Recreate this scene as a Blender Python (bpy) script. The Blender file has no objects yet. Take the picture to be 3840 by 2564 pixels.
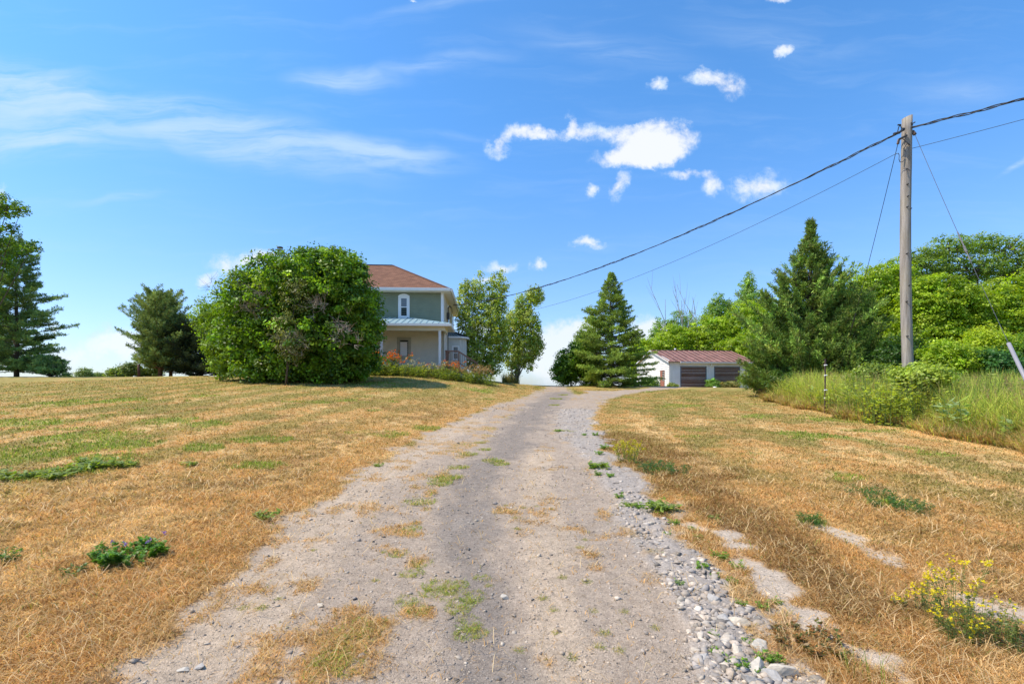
import bpy, math, random
import numpy as np
from mathutils import Vector, Matrix

random.seed(7)
RNG = np.random.default_rng(11)
R = math.radians
scene = bpy.context.scene
COL = scene.collection

# ------------------------------------------------------------------ camera
EYE = 1.6            # eye height; heights below are often given relative to the eye and called "rel"
F = 1813.0           # focal length in pixels of the 3840 px wide photograph
CX, HY = 1920.0, 1450.0
cam_d = bpy.data.cameras.new("camera")
cam = bpy.data.objects.new("camera", cam_d)
COL.objects.link(cam)
cam.location = (0, 0, EYE)
cam.rotation_euler = (R(90), 0, 0)
cam_d.sensor_width = 36
cam_d.lens = 36 * F / 3840
cam_d.shift_y = (HY - 1282) / 3840
cam_d.clip_start = 0.05
cam_d.clip_end = 12000
scene.camera = cam
scene.view_settings.view_transform = 'Standard'
scene.view_settings.look = 'None'
scene.view_settings.exposure = 0.46
scene.view_settings.gamma = 1
scene.view_settings.use_curve_mapping = False

# ------------------------------------------------------------------ sun
SUN_EL = R(56)
SUN_DIR = Vector((-1.0, -0.16, 0)).normalized() * math.cos(SUN_EL) + Vector((0, 0, math.sin(SUN_EL)))
sl = bpy.data.lights.new("sun", 'SUN')
sl.energy = 4.3
sl.angle = R(0.5)
sl.color = (1.0, 0.89, 0.73)
so = bpy.data.objects.new("sun", sl)
so.rotation_euler = SUN_DIR.to_track_quat('Z', 'Y').to_euler()
COL.objects.link(so)

# ------------------------------------------------------------------ world: sky and clouds by direction
world = bpy.data.worlds.new("World")
scene.world = world
world.use_nodes = True
wt = world.node_tree
for n in list(wt.nodes): wt.nodes.remove(n)
def N(t, kind, **kw):
    n = t.nodes.new(kind)
    for k, v in kw.items(): setattr(n, k, v)
    return n
def L(t, a, b): t.links.new(a, b)
def setin(t, sock, v):
    if hasattr(v, 'links') and hasattr(v, 'node'): t.links.new(v, sock)
    else: sock.default_value = v
def M(t, op, a, b=None, c=None, clamp=False):
    n = t.nodes.new('ShaderNodeMath'); n.operation = op; n.use_clamp = clamp
    for i, v in enumerate((a, b, c)):
        if v is not None: setin(t, n.inputs[i], v)
    return n.outputs[0]
def MR(t, v, a, b, c=0.0, d=1.0, smooth=True):
    n = t.nodes.new('ShaderNodeMapRange')
    n.interpolation_type = 'SMOOTHSTEP' if smooth else 'LINEAR'
    for i, x in enumerate((v, a, b, c, d)): setin(t, n.inputs[i], x)
    return n.outputs[0]
def MIX(t, f, a, b, mode='MIX'):
    n = t.nodes.new('ShaderNodeMix'); n.data_type = 'RGBA'; n.blend_type = mode
    setin(t, n.inputs[0], f); setin(t, n.inputs[6], a); setin(t, n.inputs[7], b)
    return n.outputs[2]
def NOISE(t, vec, scale, detail=2, rough=.5, dist=0):
    n = t.nodes.new('ShaderNodeTexNoise')
    if vec is not None: t.links.new(vec, n.inputs['Vector'])
    n.inputs['Scale'].default_value = scale; n.inputs['Detail'].default_value = detail
    n.inputs['Roughness'].default_value = rough; n.inputs['Distortion'].default_value = dist
    return n
def COMB(t, x, y, z=0.0):
    n = t.nodes.new('ShaderNodeCombineXYZ')
    for i, v in enumerate((x, y, z)): setin(t, n.inputs[i], v)
    return n.outputs[0]

sky = N(wt, 'ShaderNodeTexSky', sky_type='NISHITA')
sky.sun_disc = False
sky.sun_elevation = SUN_EL
sky.sun_rotation = math.atan2(SUN_DIR.x, SUN_DIR.y)
sky.air_density = 1.0; sky.dust_density = 0.6; sky.ozone_density = 2.0
tc = N(wt, 'ShaderNodeTexCoord')
sep = N(wt, 'ShaderNodeSeparateXYZ'); L(wt, tc.outputs['Generated'], sep.inputs[0])
yy = M(wt, 'MAXIMUM', sep.outputs[1], 0.02)
U = M(wt, 'DIVIDE', sep.outputs[0], yy)
V = M(wt, 'DIVIDE', sep.outputs[2], yy)
front = MR(wt, sep.outputs[1], 0.02, 0.2)
uv = COMB(wt, U, V)
# blue grade: the photograph's sky is a deeper, more saturated blue
Vc = M(wt, 'MINIMUM', V, 1.2)
grade = MIX(wt, MR(wt, sep.outputs[2], 0.0, 0.55), (0.70, 0.80, 1.02, 1), (0.53, 0.99, 1.32, 1))
skyc = MIX(wt, 1.0, sky.outputs[0], grade, 'MULTIPLY')
# cirrus veils
def blob(cx, cy, rx, ry, ang=0.0, du=None):
    """soft 0..1 field round an overview-pixel centre (2348 px scale)"""
    u0 = (cx * 1.63543 - CX) / F; v0 = (HY - cy * 1.63543) / F
    a = rx * 1.63543 / F; b = ry * 1.63543 / F
    src = du if du is not None else uv
    mp = wt.nodes.new('ShaderNodeMapping'); mp.vector_type = 'TEXTURE'
    wt.links.new(src, mp.inputs[0])
    mp.inputs['Location'].default_value = (u0, v0, 0)
    mp.inputs['Rotation'].default_value = (0, 0, R(ang))
    mp.inputs['Scale'].default_value = (a, b, 1)
    ln = wt.nodes.new('ShaderNodeVectorMath'); ln.operation = 'LENGTH'
    wt.links.new(mp.outputs[0], ln.inputs[0])
    return M(wt, 'SUBTRACT', 1.0, ln.outputs['Value'])
def maxall(lst):
    r = lst[0]
    for x in lst[1:]: r = M(wt, 'MAXIMUM', r, x)
    return r
warp = NOISE(wt, uv, 3.0, 4, .6)
wv = N(wt, 'ShaderNodeVectorMath', operation='MULTIPLY_ADD')
L(wt, warp.outputs['Color'], wv.inputs[0]); wv.inputs[1].default_value = (.12, .08, 0); wv.inputs[2].default_value = (-.06, -.04, 0)
wadd = N(wt, 'ShaderNodeVectorMath', operation='ADD'); L(wt, uv, wadd.inputs[0]); L(wt, wv.outputs[0], wadd.inputs[1])
cu = wadd.outputs[0]
cir = [M(wt, 'MULTIPLY', blob(*a[:5], du=cu), a[5]) for a in [(120, 235, 460, 120, -14, 1.15), (480, 300, 560, 95, -13, 1.15), (800, 350, 360, 55, -6, 1.1), (60, 300, 380, 90, -3, 1.1),
                                (790, 180, 190, 48, 0, .8), (980, 150, 330, 34, 6, .5), (300, 455, 260, 20, 6, .5), (1380, 110, 360, 60, -8, .42),
                                (1800, 90, 360, 60, -10, .42), (1000, 18, 280, 22, 8, .45), (2200, 215, 280, 50, 0, .4), (1000, 310, 230, 18, -3, .35), (2330, 380, 80, 14, 35, .7)]]
cf = MR(wt, maxall(cir), 0.0, 0.85)
st = wt.nodes.new('ShaderNodeMapping'); wt.links.new(cu, st.inputs[0])
st.inputs['Rotation'].default_value = (0, 0, R(9)); st.inputs['Scale'].default_value = (2.0, 15.0, 1)
sn = NOISE(wt, st.outputs[0], 1.6, 8, .62, .5)
cden = M(wt, 'MULTIPLY', cf, MR(wt, sn.outputs[0], 0.26, 0.66))
cden = M(wt, 'MULTIPLY', cden, 0.66)
# low haze bank near the horizon and general thin veil
veil = M(wt, 'MULTIPLY', MR(wt, sn.outputs[0], .45, .8), 0.10)
cden = M(wt, 'MAXIMUM', cden, veil)
# cumulus puffs
wc = NOISE(wt, uv, 12.0, 7, .66)
wv2 = N(wt, 'ShaderNodeVectorMath', operation='MULTIPLY_ADD')
L(wt, wc.outputs['Color'], wv2.inputs[0]); wv2.inputs[1].default_value = (.085, .07, 0); wv2.inputs[2].default_value = (-.0425, -.035, 0)
wadd2 = N(wt, 'ShaderNodeVectorMath', operation='ADD'); L(wt, uv, wadd2.inputs[0]); L(wt, wv2.outputs[0], wadd2.inputs[1])
pu = wadd2.outputs[0]
puffs = [(1515, 328, 70, 44, 0), (1425, 362, 66, 22, -4), (1480, 350, 70, 34, 0), (1140, 335, 30, 24, 35), (1195, 306, 46, 20, 0), (1250, 312, 50, 16, 0),
         (1330, 303, 44, 22, 0), (1306, 285, 16, 26, 0), (1410, 302, 50, 20, 0),
         (1515, 190, 22, 15, 0), (1615, 176, 38, 20, 0), (1675, 196, 40, 26, -25), (1630, 425, 22, 30, -30), (1570, 400, 52, 13, 0), (1740, 428, 76, 32, 5),
         (1358, 430, 18, 22, 0), (1420, 425, 20, 34, -20), (1348, 556, 32, 14, 0), (1145, 605, 44, 15, 0), (1232, 603, 18, 12, 0), (1120, 640, 38, 18, 0),
         (520, 608, 42, 28, 0), (580, 590, 34, 18, 15), (640, 600, 60, 26, 0), (465, 640, 26, 14, 0), (708, 570, 24, 6, 0), (5, 448, 16, 14, 0), (1795, 118, 12, 26, -35),
         (200, 812, 130, 42, 6), (270, 775, 62, 34, 0), (120, 745, 18, 13, 0), (340, 800, 60, 44, 0),
         (1300, 775, 85, 40, 22), (1262, 800, 95, 62, 0), (1345, 760, 50, 40, 0), (1480, 765, 50, 36, 0), (1500, 800, 90, 44, 0), (1100, 760, 70, 30, 0), (950, 1, 10, 3, 0), (1300, 850, 130, 60, 0), (1795, 2, 24, 8, 0)]
pf = None
for a_ in puffs:
    q_ = M(wt, 'MULTIPLY', M(wt, 'MAXIMUM', blob(a_[0], a_[1], a_[2] * 1.42, a_[3] * 1.36, a_[4], du=pu), 0.0), 1.6 if a_[0] in (1515, 1480) and a_[1] > 300 else .88)
    pf = q_ if pf is None else M(wt, 'ADD', pf, q_)
pn = NOISE(wt, uv, 20.0, 9, .68, .2)
pfd = M(wt, 'ADD', pf, M(wt, 'MULTIPLY_ADD', pn.outputs[0], 3.0, -1.62))
pden = M(wt, 'MULTIPLY', M(wt, 'MULTIPLY', MR(wt, pfd, -.2, 1.05), MR(wt, pf, 0.0, 0.42)), 0.95)
soft_low = MR(wt, V, 0.04, 0.30, 0.8, 1.0)
pden = M(wt, 'MULTIPLY', pden, soft_low)
alld = M(wt, 'MULTIPLY', M(wt, 'MAXIMUM', cden, pden), front)
# behind the camera: plain noise clouds
bn = NOISE(wt, tc.outputs['Generated'], 3.0, 6, .6)
back = M(wt, 'MULTIPLY', M(wt, 'SUBTRACT', 1.0, front), MR(wt, bn.outputs[0], .5, .75, 0, .6))
alld = M(wt, 'ADD', alld, back, clamp=True)
pn2 = NOISE(wt, pu, 9.0, 5, .6)
CLOUD = MIX(wt, MR(wt, M(wt, 'ADD', pf, M(wt, 'MULTIPLY_ADD', pn2.outputs[0], 1.6, -.8)), 0.05, 0.9), (3.3, 4.2, 5.3, 1), (4.7, 4.85, 5.1, 1))
final = MIX(wt, alld, skyc, CLOUD)
bg = N(wt, 'ShaderNodeBackground'); bg.inputs[1].default_value = 0.15
L(wt, final, bg.inputs[0])
wo = N(wt, 'ShaderNodeOutputWorld'); L(wt, bg.outputs[0], wo.inputs[0])

# ------------------------------------------------------------------ numpy noise
def _hash(ix, iy, seed):
    h = (ix.astype(np.int64) * 374761393 + iy.astype(np.int64) * 668265263 + seed * 1442695041) & 0xffffffff
    h = ((h ^ (h >> 13)) * 1274126177) & 0xffffffff
    return ((h ^ (h >> 16)) & 0xffff) / 65535.0
def vnoise(x, y, seed=0):
    x0 = np.floor(x); y0 = np.floor(y); fx = x - x0; fy = y - y0
    fx = fx * fx * (3 - 2 * fx); fy = fy * fy * (3 - 2 * fy)
    a = _hash(x0, y0, seed); b = _hash(x0 + 1, y0, seed); c = _hash(x0, y0 + 1, seed); d = _hash(x0 + 1, y0 + 1, seed)
    return (a * (1 - fx) + b * fx) * (1 - fy) + (c * (1 - fx) + d * fx) * fy
def fbm(x, y, seed=0, o=4):
    s = 0; a = 1; t = 0
    for i in range(o):
        s = s + a * vnoise(x * 2 ** i + 13.7 * i, y * 2 ** i - 7.1 * i, seed + i); t += a; a *= .5
    return s / t
def sstep(v, a, b):
    t = np.clip((v - a) / (b - a), 0, 1); return t * t * (3 - 2 * t)

# ------------------------------------------------------------------ terrain height
KX = [-90, -60, -30, -20, -10, -5, -1, 2, 5, 10, 15, 20, 30, 60, 90]
KY = [-20, 0, 10, 20, 25, 30, 36, 42, 47, 55, 70, 100, 150, 260]
KZ = [[-2.1] * 15,
      [-1.5, -1.5, -1.5, -1.52, -1.57, -1.6, -1.62, -1.62, -1.62, -1.62, -1.62, -1.62, -1.62, -1.62, -1.62],
      [-1.05, -1.05, -1.05, -1.05, -1.08, -1.12, -1.2, -1.2, -1.2, -1.2, -1.2, -1.2, -1.25, -1.3, -1.3],
      [-.3, -.3, -.3, -.25, -.1, -.3, -.7, -.78, -.8, -.8, -.8, -.8, -.8, -.9, -.9],
      [.2, .2, .2, .25, .4, .25, -.35, -.55, -.6, -.6, -.6, -.6, -.65, -.7, -.7],
      [.5, .5, .5, .6, .85, .8, .1, -.3, -.4, -.4, -.4, -.4, -.5, -.6, -.6],
      [.75, .75, .75, .82, .9, .85, .35, -.05, -.15, -.15, -.15, -.15, -.3, -.4, -.4],
      [.85, .85, .85, .9, .95, .85, .45, .08, .05, .25, -.02, -.05, -.2, -.3, -.3],
      [.8, .8, .8, .9, .9, .7, .35, .08, .08, .15, -.22, -.22, -.3, -.4, -.4],
      [.2, .2, .2, .3, .3, .1, -.1, -.3, -.3, -.3, -.3, -.3, -.4, -.6, -.6],
      [-1.5] * 15, [-4] * 15, [-7] * 15, [-9.5] * 15]
KZ = np.array(KZ)
GX = np.arange(-90, 90.1, 1.25); GY = np.arange(-20, 260.1, 1.25)
_t = np.array([np.interp(GX, KX, r) for r in KZ])
GZ = np.array([np.interp(GY, KY, _t[:, j]) for j in range(len(GX))]).T      # [iy, ix]
def _blur(a, k):
    w = np.exp(-0.5 * (np.arange(-3 * k, 3 * k + 1) / k) ** 2); w /= w.sum(); p = 3 * k
    b = np.pad(a, ((p, p), (p, p)), 'edge')
    b = np.apply_along_axis(lambda r: np.convolve(r, w, 'valid'), 0, b)
    return np.apply_along_axis(lambda r: np.convolve(r, w, 'valid'), 1, b)
GZ = _blur(GZ, 1)
GZ = _blur(GZ, 1)
def zrel(x, y):
    x = np.asarray(x, float); y = np.asarray(y, float)
    fx = np.clip((x + 90) / 1.25, 1, len(GX) - 3.001); fy = np.clip((y + 20) / 1.25, 1, len(GY) - 3.001)
    ix = np.floor(fx).astype(int); iy = np.floor(fy).astype(int); tx = fx - ix; ty = fy - iy
    def w(t): return (-.5 * t + t * t - .5 * t ** 3, 1 - 2.5 * t * t + 1.5 * t ** 3, .5 * t + 2 * t * t - 1.5 * t ** 3, -.5 * t * t + .5 * t ** 3)
    wx = w(tx); wy = w(ty); z = 0
    for a in range(4):
        for b in range(4):
            z = z + wx[a] * wy[b] * GZ[iy - 1 + b, ix - 1 + a]
    return z
def micro(x, y):
    return (fbm(x * .8, y * .8, 5, 3) - .5) * .07 + (fbm(x * 5, y * 5, 9, 3) - .5) * .022
def gz(x, y): return zrel(x, y) + EYE + micro(np.asarray(x, float), np.asarray(y, float))
def gz1(x, y): return float(gz(np.array([x]), np.array([y]))[0])
def at(px, py, big=False):
    """3840-scale pixel -> ground point (x, y)"""
    a = (px - CX) / F; b = (HY - py) / F
    ys = np.geomspace(1.2, 90, 1500)
    d = zrel(a * ys, ys) - b * ys
    i = np.argmax(d >= 0)
    if d[i] < 0: i = int(np.argmax(d / ys))
    return (a * ys[i], ys[i])
def G(px, py): return at(px * 1.63543, py * 1.63543)
def P3(px, py, Y): return ((px - CX) / F * Y, Y, EYE + (HY - py) / F * Y)

# ------------------------------------------------------------------ object helpers
def tag(o, label=None, cat=None, group=None, kind=None):
    if label: o['label'] = label
    if cat: o['category'] = cat
    if group: o['group'] = group
    if kind: o['kind'] = kind
    return o
def empty(name, loc=(0, 0, 0), rz=0.0):
    o = bpy.data.objects.new(name, None); o.empty_display_size = .3
    COL.objects.link(o); o.location = loc; o.rotation_euler = (0, 0, rz); return o
def link(name, me, mat, parent=None):
    o = bpy.data.objects.new(name, me); COL.objects.link(o)
    if mat is not None: me.materials.append(mat)
    if parent is not None: o.parent = parent
    return o
def np_mesh(name, V_, F_, col=None, smooth=False):
    V_ = np.asarray(V_, np.float32).reshape(-1, 3); F_ = np.asarray(F_, np.int32)
    k = F_.shape[1]
    me = bpy.data.meshes.new(name)
    me.vertices.add(len(V_)); me.vertices.foreach_set('co', V_.ravel())
    me.loops.add(F_.size); me.loops.foreach_set('vertex_index', F_.ravel())
    me.polygons.add(len(F_)); me.polygons.foreach_set('loop_start', np.arange(0, F_.size, k, dtype=np.int32))
    if smooth: me.polygons.foreach_set('use_smooth', np.ones(len(F_), bool))
    if col is not None:
        ca = me.color_attributes.new('Col', 'FLOAT_COLOR', 'POINT')
        c = np.ones((len(V_), 4), np.float32); c[:, :col.shape[1]] = col
        ca.data.foreach_set('color', c.ravel())
    me.update(calc_edges=True)
    return me
def copy_tree(o, parent=None):
    c = o.copy(); COL.objects.link(c); c.parent = parent
    for ch in o.children: copy_tree(ch, c)
    return c
def nrm(a): return a / (np.linalg.norm(a, axis=-1, keepdims=True) + 1e-9)

class MB:
    """collects polygons and links them as one mesh"""
    def __init__(s): s.v = []; s.f = []
    def poly(s, pts):
        i = len(s.v); s.v += [tuple(p) for p in pts]; s.f.append(list(range(i, i + len(pts))))
    def hexa(s, p):   # 8 points: bottom 0-3, top 4-7
        i = len(s.v); s.v += [tuple(q) for q in p]
        for a in ((0, 3, 2, 1), (4, 5, 6, 7), (0, 1, 5, 4), (1, 2, 6, 5), (2, 3, 7, 6), (3, 0, 4, 7)):
            s.f.append([i + k for k in a])
    def box(s, x0, x1, y0, y1, z0, z1):
        s.hexa([(x0, y0, z0), (x1, y0, z0), (x1, y1, z0), (x0, y1, z0), (x0, y0, z1), (x1, y0, z1), (x1, y1, z1), (x0, y1, z1)])
    def prism(s, outline, a, b, axis='y'):   # outline in the two other axes
        def mk(p, t):
            return {'y': (p[0], t, p[1]), 'x': (t, p[0], p[1]), 'z': (p[0], p[1], t)}[axis]
        n = len(outline); i = len(s.v)
        s.v += [mk(p, a) for p in outline] + [mk(p, b) for p in outline]
        s.f.append([i + k for k in range(n)][::-1]); s.f.append([i + n + k for k in range(n)])
        for k in range(n): s.f.append([i + k, i + (k + 1) % n, i + n + (k + 1) % n, i + n + k])
    def slab(s, quad, th):  # thick sheet from 4 top points (thickness down z)
        s.hexa([(x, y, z - th) for x, y, z in quad] + [tuple(q) for q in quad])
    def bar(s, a, b, w, h=None):
        a = Vector(a); b = Vector(b); d = (b - a).normalized(); h = h or w
        up = Vector((0, 0, 1)) if abs(d.z) < .9 else Vector((0, 1, 0))
        sx = d.cross(up).normalized() * w / 2; sy = sx.normalized().cross(d).normalized() * h / 2
        s.hexa([a - sx - sy, a + sx - sy, a + sx + sy, a - sx + sy, b - sx - sy, b + sx - sy, b + sx + sy, b - sx + sy])
    def tube(s, pts, rad, seg=8, cap=True):
        n = len(pts); rad = rad if hasattr(rad, '__len__') else [rad] * n
        i0 = len(s.v); pts = [Vector(p) for p in pts]
        prev = None
        for k, p in enumerate(pts):
            d = (pts[min(k + 1, n - 1)] - pts[max(k - 1, 0)]).normalized()
            if prev is None:
                up = Vector((0, 0, 1)) if abs(d.z) < .9 else Vector((1, 0, 0)); u = d.cross(up).normalized()
            else: u = (prev - d * prev.dot(d)).normalized()
            prev = u; w = d.cross(u)
            for j in range(seg):
                t = 2 * math.pi * j / seg; s.v.append(tuple(p + (u * math.cos(t) + w * math.sin(t)) * rad[k]))
        for k in range(n - 1):
            for j in range(seg):
                a = i0 + k * seg + j; b = i0 + k * seg + (j + 1) % seg
                s.f.append([a, b, b + seg, a + seg])
        if cap:
            s.f.append([i0 + j for j in range(seg)][::-1]); s.f.append([i0 + (n - 1) * seg + j for j in range(seg)])
    def build(s, name, mat, parent=None, smooth=False, bevel=0):
        me = bpy.data.meshes.new(name); me.from_pydata(s.v, [], s.f); me.update()
        if smooth:
            for p in me.polygons: p.use_smooth = True
        o = link(name, me, mat, parent)
        if bevel:
            b = o.modifiers.new('bevel', 'BEVEL'); b.width = bevel; b.segments = 2; b.limit_method = 'ANGLE'
        return o

# ------------------------------------------------------------------ materials
def material(name):
    m = bpy.data.materials.new(name); m.use_nodes = True
    t = m.node_tree; b = t.nodes['Principled BSDF']; return m, t, b
def plain(name, rgb, rough=.6, var=.12, scale=4.0, metal=0.0, bump=0.0, spec=.4, stretch=None, bscale=40):
    m, t, b = material(name)
    co = N(t, 'ShaderNodeTexCoord'); mp = N(t, 'ShaderNodeMapping'); L(t, co.outputs['Object'], mp.inputs[0])
    if stretch: mp.inputs['Scale'].default_value = stretch
    n = NOISE(t, mp.outputs[0], scale, 5, .6)
    lo = tuple(c * (1 - var) for c in rgb) + (1,); hi = tuple(min(1, c * (1 + var)) for c in rgb) + (1,)
    L(t, MIX(t, MR(t, n.outputs[0], .3, .7), lo, hi), b.inputs['Base Color'])
    b.inputs['Roughness'].default_value = rough; b.inputs['Metallic'].default_value = metal
    b.inputs['Specular IOR Level'].default_value = spec
    if bump:
        n2 = NOISE(t, mp.outputs[0], bscale, 4, .6); bp = N(t, 'ShaderNodeBump'); bp.inputs['Strength'].default_value = bump
        bp.inputs['Distance'].default_value = .01
        L(t, n2.outputs[0], bp.inputs['Height']); L(t, bp.outputs[0], b.inputs['Normal'])
    return m
def leafmat(name, trans=.35, rough=.55, spec=.25, gain=(1.25, 1.2, .5)):
    m, t, b = material(name)
    a = N(t, 'ShaderNodeVertexColor'); a.layer_name = 'Col'
    L(t, a.outputs[0], b.inputs['Base Color'])
    b.inputs['Roughness'].default_value = rough; b.inputs['Specular IOR Level'].default_value = spec
    tr = N(t, 'ShaderNodeBsdfTranslucent')
    L(t, MIX(t, 1.0, a.outputs[0], gain + (1,), 'MULTIPLY'), tr.inputs[0])
    mx = N(t, 'ShaderNodeMixShader'); mx.inputs[0].default_value = trans
    L(t, b.outputs[0], mx.inputs[1]); L(t, tr.outputs[0], mx.inputs[2])
    L(t, mx.outputs[0], t.nodes['Material Output'].inputs[0])
    return m
LEAF = leafmat('leaf', .42, .45, .35, (1.5, 1.45, .5))
NEEDLE = leafmat('needle', .2, .6, .2)
BLADE = leafmat('blade', .40, .7, .15, (1.25, 1.2, .8))
BARK = plain('bark', (.10, .075, .055), .9, .4, 8, bump=.5)
BARKR = plain('orange_bark', (.20, .10, .055), .9, .35, 8, bump=.5)
TWIG = plain('dead_twig', (.42, .34, .27), .9, .25, 5)

# ------------------------------------------------------------------ ground layout
def segdist(P, a, b):
    a = np.array(a, float); b = np.array(b, float); d = b - a; l2 = d @ d
    t = np.clip(((P - a) @ d) / l2, 0, 1)
    return np.linalg.norm(P - a - t[:, None] * d, axis=1), t
def polyline(P, pts, ws):
    """max over segments of 1 - dist/width"""
    out = np.full(len(P), -9.0)
    for i in range(len(pts) - 1):
        d, t = segdist(P, pts[i], pts[i + 1]); w = ws[i] * (1 - t) + ws[i + 1] * t
        out = np.maximum(out, 1 - d / w)
    return out
def polysdf(P, poly):
    n = len(poly); dm = np.full(len(P), 1e9); ins = np.zeros(len(P), bool)
    for i in range(n):
        a = poly[i]; b = poly[(i + 1) % n]
        d, _ = segdist(P, a, b); dm = np.minimum(dm, d)
        c = ((a[1] > P[:, 1]) != (b[1] > P[:, 1]))
        xi = (b[0] - a[0]) * (P[:, 1] - a[1]) / ((b[1] - a[1]) if b[1] != a[1] else 1e-9) + a[0]
        ins ^= c & (P[:, 0] < xi)
    return np.where(ins, dm, -dm)
ROADL = [(-2.3, -6), (-2.3, -1)] + [G(*p) for p in [(215, 1568), (320, 1480), (430, 1400), (550, 1300), (645, 1210), (745, 1130), (830, 1075), (905, 1032), (985, 990), (1080, 950), (1150, 925), (1205, 907), (1240, 895), (1258, 886)]]
ROADR = [G(*p) for p in [(1296, 886), (1312, 896), (1322, 905), (1338, 903), (1345, 895), (1400, 896), (1470, 892)]] + [(15.5, 45.6), (20, 46.3), (20, 43.2), (16.5, 42.6)] + \
        [G(*p) for p in [(1478, 898), (1430, 905), (1390, 917), (1372, 935), (1362, 962), (1372, 1000), (1400, 1040), (1425, 1075), (1478, 1112), (1500, 1140), (1540, 1195), (1600, 1262), (1680, 1335), (1740, 1405), (1800, 1480), (1870, 1568)]] + [(2.0, -1), (2.0, -6)]
_cr = G(1276, 884)
ROAD = ROADL + [(_cr[0] - .9, 50), (_cr[0] + .4, 62), (_cr[0] + 2.8, 62), (_cr[0] + 1.3, 50)] + ROADR
LEFTEDGE = ROADL
def wl(lst): return [G(x, y) for x, y in lst]
DARK = wl([(1120, 1568), (1110, 1400), (1070, 1250), (1060, 1150), (1110, 1070), (1180, 1010), (1210, 960), (1265, 915), (1290, 900)])
TAN = wl([(1290, 1568), (1270, 1400), (1245, 1250), (1235, 1150), (1230, 1080), (1240, 1030)])
TAN2 = wl([(420, 1530), (560, 1400), (700, 1250), (800, 1150), (900, 1075), (1000, 1010), (1100, 960)])
COARSE = wl([(1760, 1568), (1690, 1450), (1600, 1340), (1530, 1250), (1460, 1150), (1420, 1080), (1370, 1020), (1330, 975), (1330, 940)])
MEDIAN = wl([(700, 1568), (820, 1470), (930, 1380), (945, 1300), (950, 1200), (1000, 1120), (1060, 1060), (1090, 1010), (1150, 965), (1200, 940)])
TONGUE = wl([(1555, 1200), (1650, 1222), (1760, 1330), (1840, 1420), (1960, 1500), (2060, 1568)])
STRIP = wl([(1880, 1205), (1960, 1235), (2050, 1290), (2150, 1345), (2270, 1385), (2400, 1420)])
BROWN = wl([(1410, 1010), (1500, 1060), (1600, 1130), (1750, 1200), (1900, 1330), (2000, 1400)])
WEEDB = [(24.5, 45), (21, 38), (16.2, 30), (13.6, 26), (12.2, 22), (10.9, 17), (10.1, 13), (9.75, 10.2), (9.5, 8), (9.4, 4), (9.4, -4)]
GREENS = [(145, 922, .9), (265, 921, 1.0), (50, 972, 1.1), (210, 1000, 1.0), (400, 965, .7), (490, 972, .6), (585, 1006, .6), (60, 1040, .9), (235, 1050, .6), (580, 1068, .35),
          (240, 1025, .9), (470, 1028, .5), (170, 1080, .5), (250, 1070, .4), (30, 1098, .3), (205, 870, 1.2), (980, 983, .4), (1740, 955, .6), (1900, 960, .9), (2100, 975, .9), (1850, 1000, .8),
          (1520, 1075, .25), (2030, 1150, .32), (2080, 1165, .2), (1860, 1197, .14), (1950, 1095, .3), (860, 880, 1.4), (1100, 895, 1.0), (1240, 888, .8), (1560, 930, 1.0)]
GREENW = [(G(x, y), r) for x, y, r in GREENS]

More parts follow.
